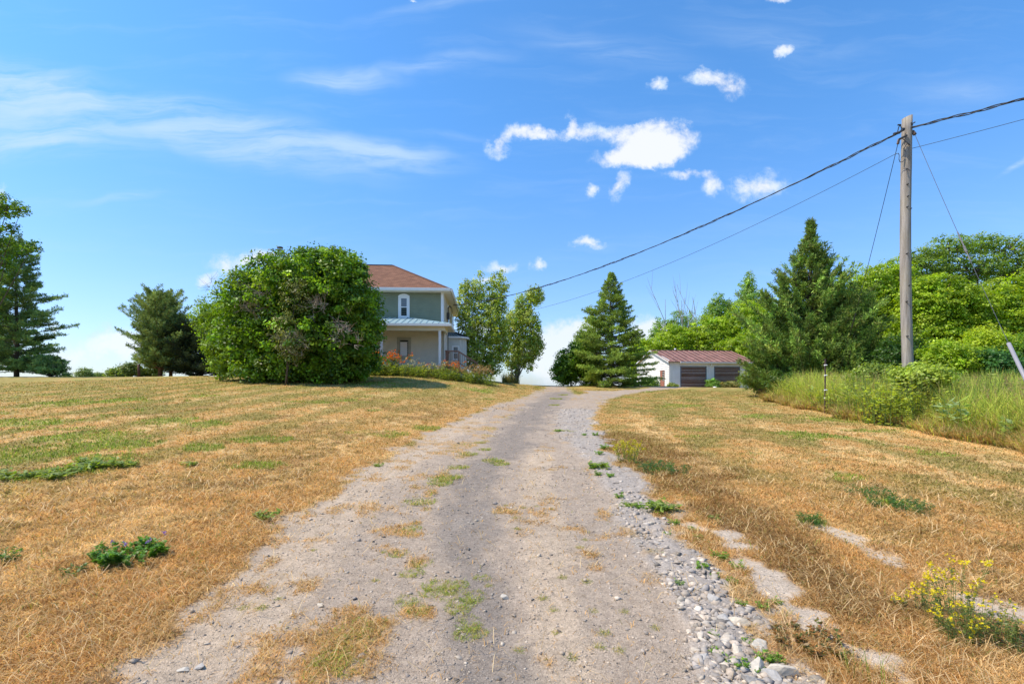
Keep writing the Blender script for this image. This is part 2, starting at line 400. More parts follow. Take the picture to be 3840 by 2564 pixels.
STRAW = np.array([.50, .295, .11]); PALE = np.array([.64, .45, .21]); BRN = np.array([.27, .14, .045]); OLV = np.array([.215, .19, .048]); GRN = np.array([.20, .27, .038])
def lerp(a, b, t): return a * (1 - t)[:, None] + b * t[:, None]
def layout(x, y):
    """returns colour (n,3), road mask 0..1, coarse mask, green amount, weed-side distance"""
    P = np.stack([x, y], 1)
    r = np.hypot(x, y)
    sd = polysdf(P, ROAD)
    edge = sd + (fbm(x * 1.6, y * 1.6, 21, 4) - .5) * .9 * sstep(r, 0, 6) + (fbm(x * 7, y * 7, 22, 3) - .5) * .45
    road = sstep(edge, -.12, .16)
    n1 = .5 + (fbm(x * .35, y * .35, 31, 4) - .5) * 1.5; n2 = .5 + (fbm(x * 1.7, y * 1.7, 33, 4) - .5) * 1.45; n3 = .5 + (fbm(x * 6, y * 6, 35, 3) - .5) * 1.2
    dl = np.full(len(x), 1e9)
    for i in range(len(LEFTEDGE) - 1): dl = np.minimum(dl, segdist(P, LEFTEDGE[i], LEFTEDGE[i + 1])[0])
    dw = np.full(len(x), 1e9)
    for i in range(len(WEEDB) - 1): dw = np.minimum(dw, segdist(P, WEEDB[i], WEEDB[i + 1])[0])
    wx = np.interp(y, [p[1] for p in WEEDB][::-1], [p[0] for p in WEEDB][::-1]); inweed = x > wx
    left = x < np.interp(y, [p[1] for p in LEFTEDGE], [p[0] for p in LEFTEDGE])
    # mowing stripes follow the drive on the left and the weeds on the right
    s1 = np.sin(2 * np.pi * (dl + (n1 - .5) * .5) / 1.7); s2 = np.sin(2 * np.pi * (dw + (n1 - .5) * .5) / 1.7)
    stripe = np.where(left, s1, s2)
    c = lerp(np.tile(STRAW, (len(x), 1)), PALE, sstep(n2 + stripe * -.16, .42, .66) * .75)
    c = lerp(c, BRN, sstep(n2 * .4 + n1 * .3 + n3 * .3 - stripe * .03, .46, .64) * .75)
    far = sstep(r, 5, 22)
    farL = np.where(left, sstep(dl, .6, 5) * sstep(r, 4, 13), sstep(r, 4, 11))
    olive = farL * sstep(n2 * .5 + n1 * .5 + stripe * np.where(left, .30, .14), .34, .66)
    c = lerp(c, OLV, olive * .7)
    ex = sstep(n3, .50, .72) * (1 - road) * .35 * sstep(r, 4, 9)
    c = lerp(c, OLV, ex)
    # dry rim along the drive and the weeds
    rim = np.where(left, 1 - sstep(dl, .1, 1.0), 0) * .7
    c = lerp(c, STRAW, rim)
    rimw = (1 - sstep(dw, .1, .9)) * .75 * (~inweed)
    c = lerp(c, PALE * np.array([1, .9, .8]), rimw)
    br = np.clip(polyline(P, BROWN, [1.6, 1.4, 1.2, .9, .7, .5]), 0, 1)
    c = lerp(c, BRN * .85, sstep(br + (n2 - .5) * 1.1, .15, .8) * .75 * (br > .01))
    # far crest is greener
    c = lerp(c, OLV * 1.2, sstep(r, 13, 28) * (.25 + .5 * sstep(n2, .3, .7)))
    green = np.zeros(len(x))
    for (gx, gy), gr in GREENW:
        d = np.hypot((x - gx) / (gr * 1.25), (y - gy) / gr)
        green = np.maximum(green, sstep(1 - d + (n3 - .5) * 1.1 + (n2 - .5) * .8, .05, .55))
    green = np.maximum(green, sstep(fbm(x * .9, y * .9, 41, 4), .70, .78) * sstep(r, 7, 12) * .8)
    c = lerp(c, GRN, green * .45 * (1 - road))
    # gravel
    rc = np.tile(np.array([.385, .30, .225]), (len(x), 1))
    tn = np.maximum(np.clip(polyline(P, TAN, [.32, .32, .38, .40, .4, .4]), 0, 1), .8 * np.clip(polyline(P, TAN2, [.7] * 7), 0, 1))
    rc = lerp(rc, np.array([.49, .375, .265]), sstep(tn + (n2 - .5) * .6, .1, .7) * .8)
    dk = np.clip(polyline(P, DARK, [.34, .32, .40, .5, .6, .7, .9, 1.0, 1.0]), 0, 1)
    rc = lerp(rc, np.array([.22, .185, .155]), sstep(dk + (n2 - .5) * 1.0 + (n3 - .5) * .5, .0, .75) * .75)
    cs = np.clip(polyline(P, COARSE, [.55, .42, .38, .38, .45, .5, .8, 1.0, 1.0]), 0, 1)
    coarse = sstep(cs + (n2 - .5) * .5, .1, .5)
    rc = lerp(rc, np.array([.38, .335, .295]), coarse * .7)
    # straw litter on the shoulders and the median of the drive
    md = np.clip(polyline(P, MEDIAN, [.3, .32, .35, .35, .4, .5, .6, .6, .5, .4]), 0, 1)
    lit = sstep(n2 * .5 + n3 * .5 + md * .2 - dk * .3 + np.where(dl < 1.2, .08, 0) * (1 - sstep(dl, .6, 2)), .60, .80)
    lit *= (1 - sstep(cs, .2, .6) * .7) * (1 - .75 * sstep(dk, .1, .5))
    rc = lerp(rc, STRAW * 1.02, lit * .45)
    mg = sstep(md * .8 + (n2 - .5) * 1.5 + (n3 - .5) * 1.3, .78, 1.2)
    rc = lerp(rc, GRN * .5 + STRAW * .5, mg * .25)
    # pale gravel showing in the right-hand verge
    tg = np.clip(polyline(P, TONGUE, [.10, .22, .26, .2, .2, .22]), 0, 1); sp = np.clip(polyline(P, STRIP, [.2, .3, .32, .3, .3, .3]), 0, 1)
    bare = np.maximum(sstep(tg + (n3 - .5) * 1.9 + (n2 - .5) * .9, .1, .85) * (tg > .01), .9 * (sp > .01) * sstep(sp + (n3 - .5) * 1.5 + (n2 - .5) * .8, .3, .85)) * (x > 0)
    bare = np.maximum(bare, 0)
    c = lerp(c, np.array([.52, .43, .34]), bare * .9)
    c = lerp(c, rc, road)
    roadm = np.clip(np.maximum(road, bare), 0, 1)
    g2 = np.maximum(green * (1 - road), mg * road * .35)
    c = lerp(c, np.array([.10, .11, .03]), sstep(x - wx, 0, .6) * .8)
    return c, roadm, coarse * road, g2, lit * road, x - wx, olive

# ground sheet: one polar fan round the viewpoint, fine ahead and near, reaching the horizon
th = np.concatenate([np.linspace(-180, -56, 40, endpoint=False), np.linspace(-56, 56, 720, endpoint=False), np.linspace(56, 180, 40)])
rr = np.concatenate([np.geomspace(.25, 60, 460, endpoint=False), np.geomspace(60, 5000, 60)])
TH, RR = np.meshgrid(np.radians(th), rr)
gxx = (np.sin(TH) * RR).ravel(); gyy = (np.cos(TH) * RR).ravel()
cc, rm, cm, gm, lm, wm, om = layout(gxx, gyy)
zz = gz(gxx, gyy)
zz = zz + (1 - rm) * (fbm(gxx * 14, gyy * 14, 51, 2) - .5) * .03 * (RR.ravel() < 20) + cm * (fbm(gxx * 12, gyy * 12, 53, 2)) * .03
nt = len(th); nr = len(rr)
ii, jj = np.meshgrid(np.arange(nr - 1), np.arange(nt - 1), indexing='ij')
fq = np.stack([ii * nt + jj, ii * nt + jj + 1, (ii + 1) * nt + jj + 1, (ii + 1) * nt + jj], -1).reshape(-1, 4)[:, ::-1]
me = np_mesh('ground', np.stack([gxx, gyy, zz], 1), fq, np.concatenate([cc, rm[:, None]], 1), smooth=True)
m_ground, t, b = material('ground')
a = N(t, 'ShaderNodeVertexColor'); a.layer_name = 'Col'
geo = N(t, 'ShaderNodeNewGeometry'); pos = geo.outputs['Position']
v1 = N(t, 'ShaderNodeTexVoronoi'); L(t, pos, v1.inputs['Vector']); v1.inputs['Scale'].default_value = 75
v2 = N(t, 'ShaderNodeTexVoronoi'); L(t, pos, v2.inputs['Vector']); v2.inputs['Scale'].default_value = 170
v3 = N(t, 'ShaderNodeTexVoronoi'); L(t, pos, v3.inputs['Vector']); v3.inputs['Scale'].default_value = 34
s1 = N(t, 'ShaderNodeSeparateColor'); L(t, v1.outputs['Color'], s1.inputs[0])
s2 = N(t, 'ShaderNodeSeparateColor'); L(t, v2.outputs['Color'], s2.inputs[0])
s3 = N(t, 'ShaderNodeSeparateColor'); L(t, v3.outputs['Color'], s3.inputs[0])
peb = M(t, 'ADD', M(t, 'MULTIPLY', s1.outputs[0], .5), M(t, 'MULTIPLY', s2.outputs[0], .35))
peb = M(t, 'ADD', peb, M(t, 'MULTIPLY', s3.outputs[0], .2))
pebc = MR(t, peb, .15, .95, .76, 1.26, smooth=False)
gn1 = NOISE(t, pos, 7, 5, .7); gn2 = NOISE(t, pos, 120, 3, .7)
gapd = M(t, 'MULTIPLY', MR(t, gn1.outputs[0], .3, .7, .82, 1.16, smooth=False), MR(t, gn2.outputs[0], .3, .7, .8, 1.2, smooth=False))
pebc = M(t, 'MULTIPLY', pebc, gapd)
nfine = NOISE(t, pos, 60, 4, .7)
mpg = N(t, 'ShaderNodeMapping'); L(t, pos, mpg.inputs[0]); mpg.inputs['Scale'].default_value = (1, 1, .2)
nmed = NOISE(t, mpg.outputs[0], 9, 5, .7)
gr = M(t, 'MULTIPLY', MR(t, nfine.outputs[0], .3, .7, .72, 1.28, smooth=False), MR(t, nmed.outputs[0], .3, .7, .8, 1.2, smooth=False))
k = MIX(t, a.outputs[1], COMB(t, gr, gr, gr), COMB(t, pebc, pebc, pebc))
L(t, MIX(t, 1.0, a.outputs[0], k, 'MULTIPLY'), b.inputs['Base Color'])
b.inputs['Roughness'].default_value = .95; b.inputs['Specular IOR Level'].default_value = .15
hgt = MIX(t, a.outputs[1], COMB(t, nfine.outputs[0], nfine.outputs[0], nfine.outputs[0]), COMB(t, *[M(t, 'ADD', M(t, 'MULTIPLY', gn2.outputs[0], .8), M(t, 'MULTIPLY', M(t, 'SUBTRACT', 1.0, v2.outputs['Distance']), .3))] * 3))
bp = N(t, 'ShaderNodeBump'); bp.inputs['Strength'].default_value = .7; bp.inputs['Distance'].default_value = .02
L(t, hgt, bp.inputs['Height']); L(t, bp.outputs[0], b.inputs['Normal'])
tag(link('ground', me, m_ground), kind='structure', label='dry lawn on a gentle rise crossed by a pale gravel drive')

# ------------------------------------------------------------------ blades of grass
def pick(pal, n, sd=.18):
    pal = np.array(pal); i = RNG.integers(0, len(pal), n); j = RNG.integers(0, len(pal), n); t_ = RNG.random((n, 1))
    return (pal[i] * t_ + pal[j] * (1 - t_)) * np.exp(RNG.normal(0, sd, (n, 1)))
def blades(x, y, z, h, w, lean, col, curl=.5, name='grass'):
    """each blade: two stacked quads' worth as a 5-point strip (one tri + one quad -> 3 tris)"""
    n = len(x); az = RNG.uniform(0, 2 * np.pi, n); fa = RNG.uniform(0, 2 * np.pi, n)
    d = np.stack([np.cos(az), np.sin(az), np.zeros(n)], 1); s = np.stack([np.cos(fa), np.sin(fa), np.zeros(n)], 1)
    s = nrm(s - d * (s * d).sum(1, keepdims=True) * .5)
    base = np.stack([x, y, z], 1)
    up = np.array([0, 0, 1.0])
    l1 = lean[:, None]
    mid = base + (d * np.sin(l1 * .6) + up * np.cos(l1 * .6)) * (h * .5)[:, None]
    l2 = np.minimum(l1 * (1 + curl), 1.75)
    tip = mid + (d * np.sin(l2) + up * np.cos(l2)) * (h * .5)[:, None]
    W = (w * .5)[:, None]
    v = np.stack([base - s * W, base + s * W, mid - s * W * .8, mid + s * W * .8, tip], 1).reshape(-1, 3)
    i = np.arange(n)[:, None] * 5
    f = np.concatenate([i + [0, 1, 3], i + [0, 3, 2], i + [2, 3, 4]])
    c = np.repeat(col, 5, axis=0)
    return v, f, c
def scatter_polar(n, r0, r1, a0=-60, a1=60):
    r = np.exp(RNG.uniform(np.log(r0), np.log(r1), n)); t_ = np.radians(RNG.uniform(a0, a1, n))
    return np.sin(t_) * r, np.cos(t_) * r, r
x, y, r = scatter_polar(900000, 1.9, 36)
c, rdm, cs, gn, lt, wd, ol = layout(x, y)
keep = RNG.random(len(x)) < np.clip((1 - rdm) + lt * .5 * rdm + gn * rdm * .5 + .012, 0, 1) * np.where(wd > .3, 0, 1)
x, y, r, c, rdm, gn, ol, lt = [q[keep] for q in (x, y, r, c, rdm, gn, ol, lt)]
n = len(x); z = gz(x, y) - .004
straw = RNG.random(n)
h = RNG.uniform(.035, .115, n) * np.where(rdm > .5, .7, 1.0) * (1 + .3 * gn) * (1 + .5 * (RNG.random(n) < .04)) * (1 - .5 * sstep(r, 4, 12))
w = np.maximum(.003, r * .0011) * RNG.uniform(.7, 1.5, n)
lean = np.where(r < 9, RNG.uniform(.85, 1.6, n), RNG.uniform(.5, 1.4, n))
lean = np.where(gn > .4, lean * .7, lean)
lean = np.where((rdm > .4) & (gn < .4), RNG.uniform(1.1, 1.5, n), lean)
base_c = np.where((rdm > .5)[:, None], STRAW[None] * 1.05, c)
gsel = (RNG.random(n) < gn * np.where(rdm > .5, .5, .55))
base_c = np.where(gsel[:, None], GRN[None] * 1.15, base_c)
jit = (RNG.uniform(.55, 1.6, n) * (.72 + .56 * fbm(x * 4.5, y * 4.5, 71, 3)))[:, None]
col = base_c * jit
palesel = (RNG.random(n) < .16) & ~gsel
col[palesel] = PALE * RNG.uniform(.8, 1.15, (palesel.sum(), 1))
olsel = (RNG.random(n) < .06 + .18 * ol) & ~palesel & ~gsel
col[olsel] = (OLV * .8 + GRN * .3) * RNG.uniform(.7, 1.3, (olsel.sum(), 1))
v, f, cc_ = blades(x, y, z, h, w, lean, col)
# long bleached stems lying on top of the thatch
x, y, r = scatter_polar(36000, 1.9, 9); c2, rdm2, _a, gn2, lt2, wd2, _b = layout(x, y)
ok = (RNG.random(len(x)) < (1 - rdm2) * .9 + rdm2 * (lt2 * .5 + .05)) & (vnoise(x * 3, y * 3, 83) > .35); x, y, r = x[ok], y[ok], r[ok]; n = len(x)
v2, f2, c3 = blades(x, y, gz(x, y) + RNG.uniform(.004, .035, n), RNG.uniform(.08, .22, n), np.maximum(.003, r * .001), RNG.uniform(1.3, 1.62, n), pick([(.78, .60, .34), (.62, .43, .20), (.36, .24, .11)], n, .15) , .15)
f = np.concatenate([f, f2 + len(v)]); v = np.concatenate([v, v2]); cc_ = np.concatenate([cc_, c3])
me = np_mesh('lawn_grass', v, f, cc_)
tag(link('lawn_grass', me, BLADE), kind='stuff', label='dry straw coloured lawn grass with greener patches', cat='grass')

# ------------------------------------------------------------------ gravel
ICO_V = []
_p = (1 + 5 ** .5) / 2
for a_ in (-1, 1):
    for b_ in (-_p, _p): ICO_V += [(0, a_, b_), (a_, b_, 0), (b_, 0, a_)]
ICO_V = nrm(np.array(ICO_V, float))
def hull_faces(vs):
    fs = []
    n_ = len(vs)
    for i in range(n_):
        for j in range(i + 1, n_):
            for k_ in range(j + 1, n_):
                nn = np.cross(vs[j] - vs[i], vs[k_] - vs[i]); dd = (vs - vs[i]) @ nn
                if (dd <= 1e-6).all(): fs.append((i, j, k_))
                elif (dd >= -1e-6).all(): fs.append((i, k_, j))
    return np.array(fs)
ICO_F = hull_faces(ICO_V)
OCT_V = np.array([(1, 0, 0), (-.5, .85, .1), (-.5, -.85, -.05), (.1, .1, .8), (.45, .75, .35), (.0, -.2, -.6)], float)
OCT_F = hull_faces(OCT_V)
def stones(x, y, z, s, col, V0, F0, flat=.62):
    n = len(x); az = RNG.uniform(0, 2 * np.pi, n); ca, sa = np.cos(az), np.sin(az)
    sc = s[:, None] * np.stack([RNG.uniform(.75, 1.35, n), RNG.uniform(.65, 1.1, n), RNG.uniform(.3, .8, n) * flat / .62], 1)
    vv = V0[None] * (1 + RNG.uniform(-.38, .34, (n, len(V0), 1))) * sc[:, None, :]
    tl = RNG.uniform(-.35, .35, (n, 1)); vv[:, :, 2] += vv[:, :, 0] * tl
    X = vv[:, :, 0] * ca[:, None] - vv[:, :, 1] * sa[:, None] + x[:, None]
    Y = vv[:, :, 0] * sa[:, None] + vv[:, :, 1] * ca[:, None] + y[:, None]
    Z = vv[:, :, 2] + z[:, None] + sc[:, 2:3] * .25
    f = (F0[None] + (np.arange(n) * len(V0))[:, None, None]).reshape(-1, 3)
    return np.stack([X, Y, Z], 2).reshape(-1, 3), f, np.repeat(col, len(V0), axis=0)
def stonemat():
    m, t, b = material('stone')
    a = N(t, 'ShaderNodeVertexColor'); a.layer_name = 'Col'; geo = N(t, 'ShaderNodeNewGeometry')
    n = NOISE(t, geo.outputs['Position'], 45, 5, .65)
    kk = MR(t, n.outputs[0], .3, .7, .8, 1.2, smooth=False)
    L(t, MIX(t, 1.0, a.outputs[0], COMB(t, kk, kk, kk), 'MULTIPLY'), b.inputs['Base Color'])
    b.inputs['Roughness'].default_value = .9; b.inputs['Specular IOR Level'].default_value = .2
    bp = N(t, 'ShaderNodeBump'); bp.inputs['Strength'].default_value = .5; bp.inputs['Distance'].default_value = .01
    L(t, n.outputs[0], bp.inputs['Height']); L(t, bp.outputs[0], b.inputs['Normal'])
    return m
STONE = stonemat()
x, y, r = scatter_polar(250000, 1.9, 20, -52, 52)
c, rdm, cs, gn, lt, wd, ol = layout(x, y)
keep = RNG.random(len(x)) < rdm * (.42 + .58 * cs) * (1 - .5 * lt) * np.where(r > 8, .35 + .35 * cs, 1)
x, y, r, c, cs, rdm = [q[keep] for q in (x, y, r, c, cs, rdm)]
n = len(x)
s = np.maximum(.0035, r * .00095) * np.exp(RNG.normal(0, .42, n)) * (1 + 1.2 * cs * RNG.random(n) * (1 - sstep(r, 3, 7) * .85))
big = RNG.random(n) < .012 + .07 * cs
s[big] *= 2.0
bb = (RNG.random(n) < .13 * cs + .014) & (r < 6.5); s[bb] = RNG.uniform(.014, .042, bb.sum()) * (.6 + .4 * cs[bb])
s = np.minimum(s, .045)
tone = np.clip(RNG.normal(1.0, .22, n), .45, 1.6)[:, None]
pal = np.array([(.38, .31, .24), (.29, .26, .23), (.47, .37, .27), (.20, .185, .175), (.50, .43, .34)])[RNG.integers(0, 5, n)]
col = np.clip((pal * .55 + c * .45) * tone, .04, .75)
hm = RNG.random(n) < .6
va, fa_, ca_ = stones(x[hm], y[hm], gz(x[hm], y[hm]) + cs[hm] * .010 - s[hm] * .1, s[hm] * 1.15, col[hm], OCT_V, OCT_F)
vb, fb_, cb_ = stones(x[~hm], y[~hm], gz(x[~hm], y[~hm]) + cs[~hm] * .010 - s[~hm] * .12, s[~hm], col[~hm], ICO_V, ICO_F)
me = np_mesh('gravel', np.concatenate([va, vb]), np.concatenate([fa_, fb_ + len(va)]), np.concatenate([ca_, cb_]))
tag(link('gravel', me, STONE), kind='stuff', label='loose grey and tan gravel scattered over the drive', cat='gravel')
# larger stones, coarse band, lower right
def rock(name, x, y, s, col, seed):
    import bmesh
    rg = random.Random(seed); bm = bmesh.new(); bmesh.ops.create_icosphere(bm, subdivisions=3, radius=1)
    planes = [(Vector((rg.gauss(0, 1), rg.gauss(0, 1), rg.gauss(0, 1))).normalized(), rg.uniform(.34, .72)) for _ in range(13)]
    for vv in bm.verts:
        for nn, dd in planes:
            q = vv.co.dot(nn)
            if q > dd: vv.co -= nn * (q - dd) * .92
        vv.co *= 1 + .03 * rg.uniform(-1, 1)
        vv.co.x *= s * rg_s[0]; vv.co.y *= s * rg_s[1]; vv.co.z *= s * rg_s[2]
    me = bpy.data.meshes.new(name); bm.to_mesh(me); bm.free()
    ca = me.color_attributes.new('Col', 'FLOAT_COLOR', 'POINT')
    ca.data.foreach_set('color', np.tile(np.array(col + (1,), np.float32), len(me.vertices)))
    o = link(name, me, STONE); o.location = (x, y, gz1(x, y) + s * rg_s[2] * (.35 if rg_s[2] > .4 else .0)); o.rotation_euler = (rg.uniform(-.2, .2), rg.uniform(-.2, .2), rg.uniform(0, 6.3))
    return o
ROCKS = [(1737, 1535, .075, 'pale angular rock with a sharp ridge in the coarse stones at the bottom right'), (1800, 1545, .07, 'blocky cream rock beside the weeds at the bottom right corner of the stones'),
         (1660, 1430, .085, 'flat pale grey rock slab in the middle of the coarse stones'), (1700, 1440, .065, 'cream wedge shaped rock touching the flat slab'), (1735, 1425, .045, 'upright cream stone above the wedge shaped rock'),
         (1655, 1470, .075, 'broad flat grey rock lying below the slab in the stones'), (1745, 1485, .07, 'grey rock with a dark cleft among the coarse stones'), (1690, 1500, .05, 'small round cream stone left of the lowest weed tuft'),
         (1615, 1510, .04, 'rounded grey stone on the bare dirt side of the stones'), (1560, 1390, .035, 'pale lone stone near the middle of the drive edge'), (1640, 1385, .055, 'long low cream rock at the top of the big stones'),
         (1158, 1375, .035, 'yellowish stone beside the grass in the wheel track'), (1490, 1200, .05, 'white rounded stone at the verge above the weed tufts'), (1530, 1225, .045, 'white stone tucked behind a bright green weed tuft'),
         (420, 1543, .032, 'pale flat stone in the lower left of the drive'), (455, 1535, .04, 'largest pale flat stone in the lower left of the drive'), (735, 1393, .03, 'small dark grey stone on the left wheel track'),
         (1770, 1555, .055, 'low white rock at the bottom edge of the photo'), (1725, 1566, .06, 'cream rock half out of frame at the bottom edge')]
for i, (px, py, s_, lb) in enumerate(ROCKS):
    gx_, gy_ = G(px, py); s_ *= 1.15; rg_s = (random.uniform(1.0, 1.4), random.uniform(.7, 1), random.uniform(.5, .8) if i not in (2, 5, 14, 15) else .4)
    cb = random.choice([(.46, .41, .34), (.38, .35, .315), (.50, .43, .34)])
    tag(rock('rock', gx_, gy_, s_, cb, i), lb, 'rock', 'larger rocks lying in the gravel')

# ------------------------------------------------------------------ foliage generators
def leaf_quads(C, Nn, size, col, aspect=.62):
    """diamond leaves centred at C with normals Nn"""
    n = len(C); r_ = nrm(RNG.normal(size=(n, 3))); u = nrm(np.cross(Nn, r_)); w = np.cross(Nn, u)
    s = size[:, None]
    v = np.stack([C - u * s * .5, C + w * s * .5 * aspect - Nn * s * .06, C + u * s * .5, C - w * s * .5 * aspect - Nn * s * .06], 1).reshape(-1, 3)
    f = np.arange(n * 4).reshape(-1, 4)
    return v, f, np.repeat(col, 4, axis=0)
def ell_sample(ells, n, rlo=.72, rhi=1.02):
    E = np.array([[*e[0], *e[1]] for e in ells]); wgt = (E[:, 3] * E[:, 5] + E[:, 4] * E[:, 5] + E[:, 3] * E[:, 4]); wgt = wgt / wgt.sum()
    P = np.zeros((0, 3)); D = np.zeros((0, 3)); I = np.zeros(0, int)
    while len(P) < n:
        i = RNG.choice(len(E), n, p=wgt); d = nrm(RNG.normal(size=(n, 3))); rad = RNG.uniform(rlo ** 3, rhi ** 3, n) ** (1 / 3)
        p = E[i, :3] + d * E[i, 3:] * rad[:, None]
        ok = np.ones(n, bool)
        for k_ in range(len(E)):
            q = np.linalg.norm((p - E[k_, :3]) / E[k_, 3:], axis=1); ok &= ~((q < rlo * .92) & (i != k_))
        nn = nrm(d / E[i, 3:])
        P = np.concatenate([P, p[ok]]); D = np.concatenate([D, nn[ok]]); I = np.concatenate([I, i[ok]])
    return P[:n], D[:n], I[:n]
def fbm3(p, s, seed): return (fbm(p[:, 0] * s + p[:, 2] * s * .7, p[:, 1] * s - p[:, 2] * s * .6, seed, 3) + fbm(p[:, 2] * s, p[:, 0] * s * .8, seed + 7, 3)) / 2
def broadleaf(name, label, cat, base, ells, pal, nclump=500, nleaf=40, leaf=.1, cr=.35, trunk=.15, fill=.3, gap=0.0, group=None, up=.45, stems=1, flat=.65, bark=None, limb=.05, rlo=.70, sd=.2):
    """base (x,y); ells: world ellipsoids ((cx,cy,cz),(rx,ry,rz))"""
    bz = gz1(*base) - .05
    root = empty(name, (base[0], base[1], bz)); tag(root, label, cat, group); O = np.array([base[0], base[1], bz])
    P, D, I = ell_sample(ells, nclump, rlo, 1.03)
    P = P + nrm(RNG.normal(size=P.shape)) * cr * .3
    if gap:
        kp = fbm3(P, .9, 77) > gap; P, D, I = P[kp], D[kp], I[kp]
    P = P[P[:, 2] > gz(P[:, 0], P[:, 1]) + .1]; 
    n = len(P); I = I[:n]; D = D[:n]
    cen = np.array([e[0] for e in ells]); 
    cc_ = pick(pal, n, sd) ; cs_ = cr * RNG.uniform(.6, 1.35, n)
    k_ = nleaf; Pc = np.repeat(P, k_, axis=0); Dc = np.repeat(D, k_, axis=0)
    off = nrm(RNG.normal(size=(n * k_, 3))) * (RNG.random((n * k_, 1)) ** .5)
    off[:, 2] *= flat
    C = Pc + off * np.repeat(cs_, k_)[:, None]
    Nn = nrm(Dc * .45 + off * .55 + np.array([0, 0, up]) + RNG.normal(size=C.shape) * .38)
    col = np.repeat(cc_, k_, axis=0) * np.exp(RNG.normal(0, .14, (n * k_, 1)))
    sz = leaf * RNG.uniform(.65, 1.35, n * k_)
    parts = [leaf_quads(C, Nn, sz, col)]
    if fill:
        m_ = int(nclump * fill * 12); Q, D2, _ = ell_sample(ells, m_, .25, .72)
        parts.append(leaf_quads(Q, nrm(RNG.normal(size=Q.shape) + D2), leaf * 2.6 * RNG.uniform(.6, 1.3, len(Q)), pick(pal, len(Q), .2)))
    V_, F_, C_ = [], [], []; o = 0
    for v, f, c in parts: V_.append(v); F_.append(f + o); C_.append(c); o += len(v)
    V_ = np.concatenate(V_) - O
    link('crown', np_mesh('crown', V_, np.concatenate(F_), np.concatenate(C_)), LEAF, root)
    mb = MB(); bv = Vector((0, 0, 0))
    for s_ in range(stems):
        j0 = Vector((random.uniform(-.3, .3) * (stems > 1), random.uniform(-.3, .3) * (stems > 1), 0))
        for ei, e in enumerate(ells):
            if stems > 1 and ei % stems != s_: continue
            c = Vector(e[0]) - Vector(O); hgt_ = c.z
            m1 = j0.lerp(c, .35) + Vector((0, 0, hgt_ * .12)); m2 = j0.lerp(c, .7) + Vector((random.uniform(-.2, .2), random.uniform(-.2, .2), hgt_ * .08))
            tr = trunk * (1 if ei == 0 else .6)
            mb.tube([j0, m1, m2, c + Vector((0, 0, e[1][2] * .5))], [tr, tr * .75, tr * .45, tr * .12], 7)
    sub = RNG.choice(n, min(n, max(10, n // 7)), replace=False)
    for q in sub:
        c = Vector(cen[I[q]]) - Vector(O); p = Vector(P[q]) - Vector(O); s0 = c.lerp(p, .15) - Vector((0, 0, ells[I[q]][1][2] * .35))
        md_ = s0.lerp(p, .5) + Vector((random.uniform(-.1, .1), random.uniform(-.1, .1), .08)) * cr * 2
        mb.tube([s0, md_, p], [limb, limb * .6, limb * .2], 4, cap=False)
    mb.build('trunk', bark or BARK, root, smooth=True)
    return root

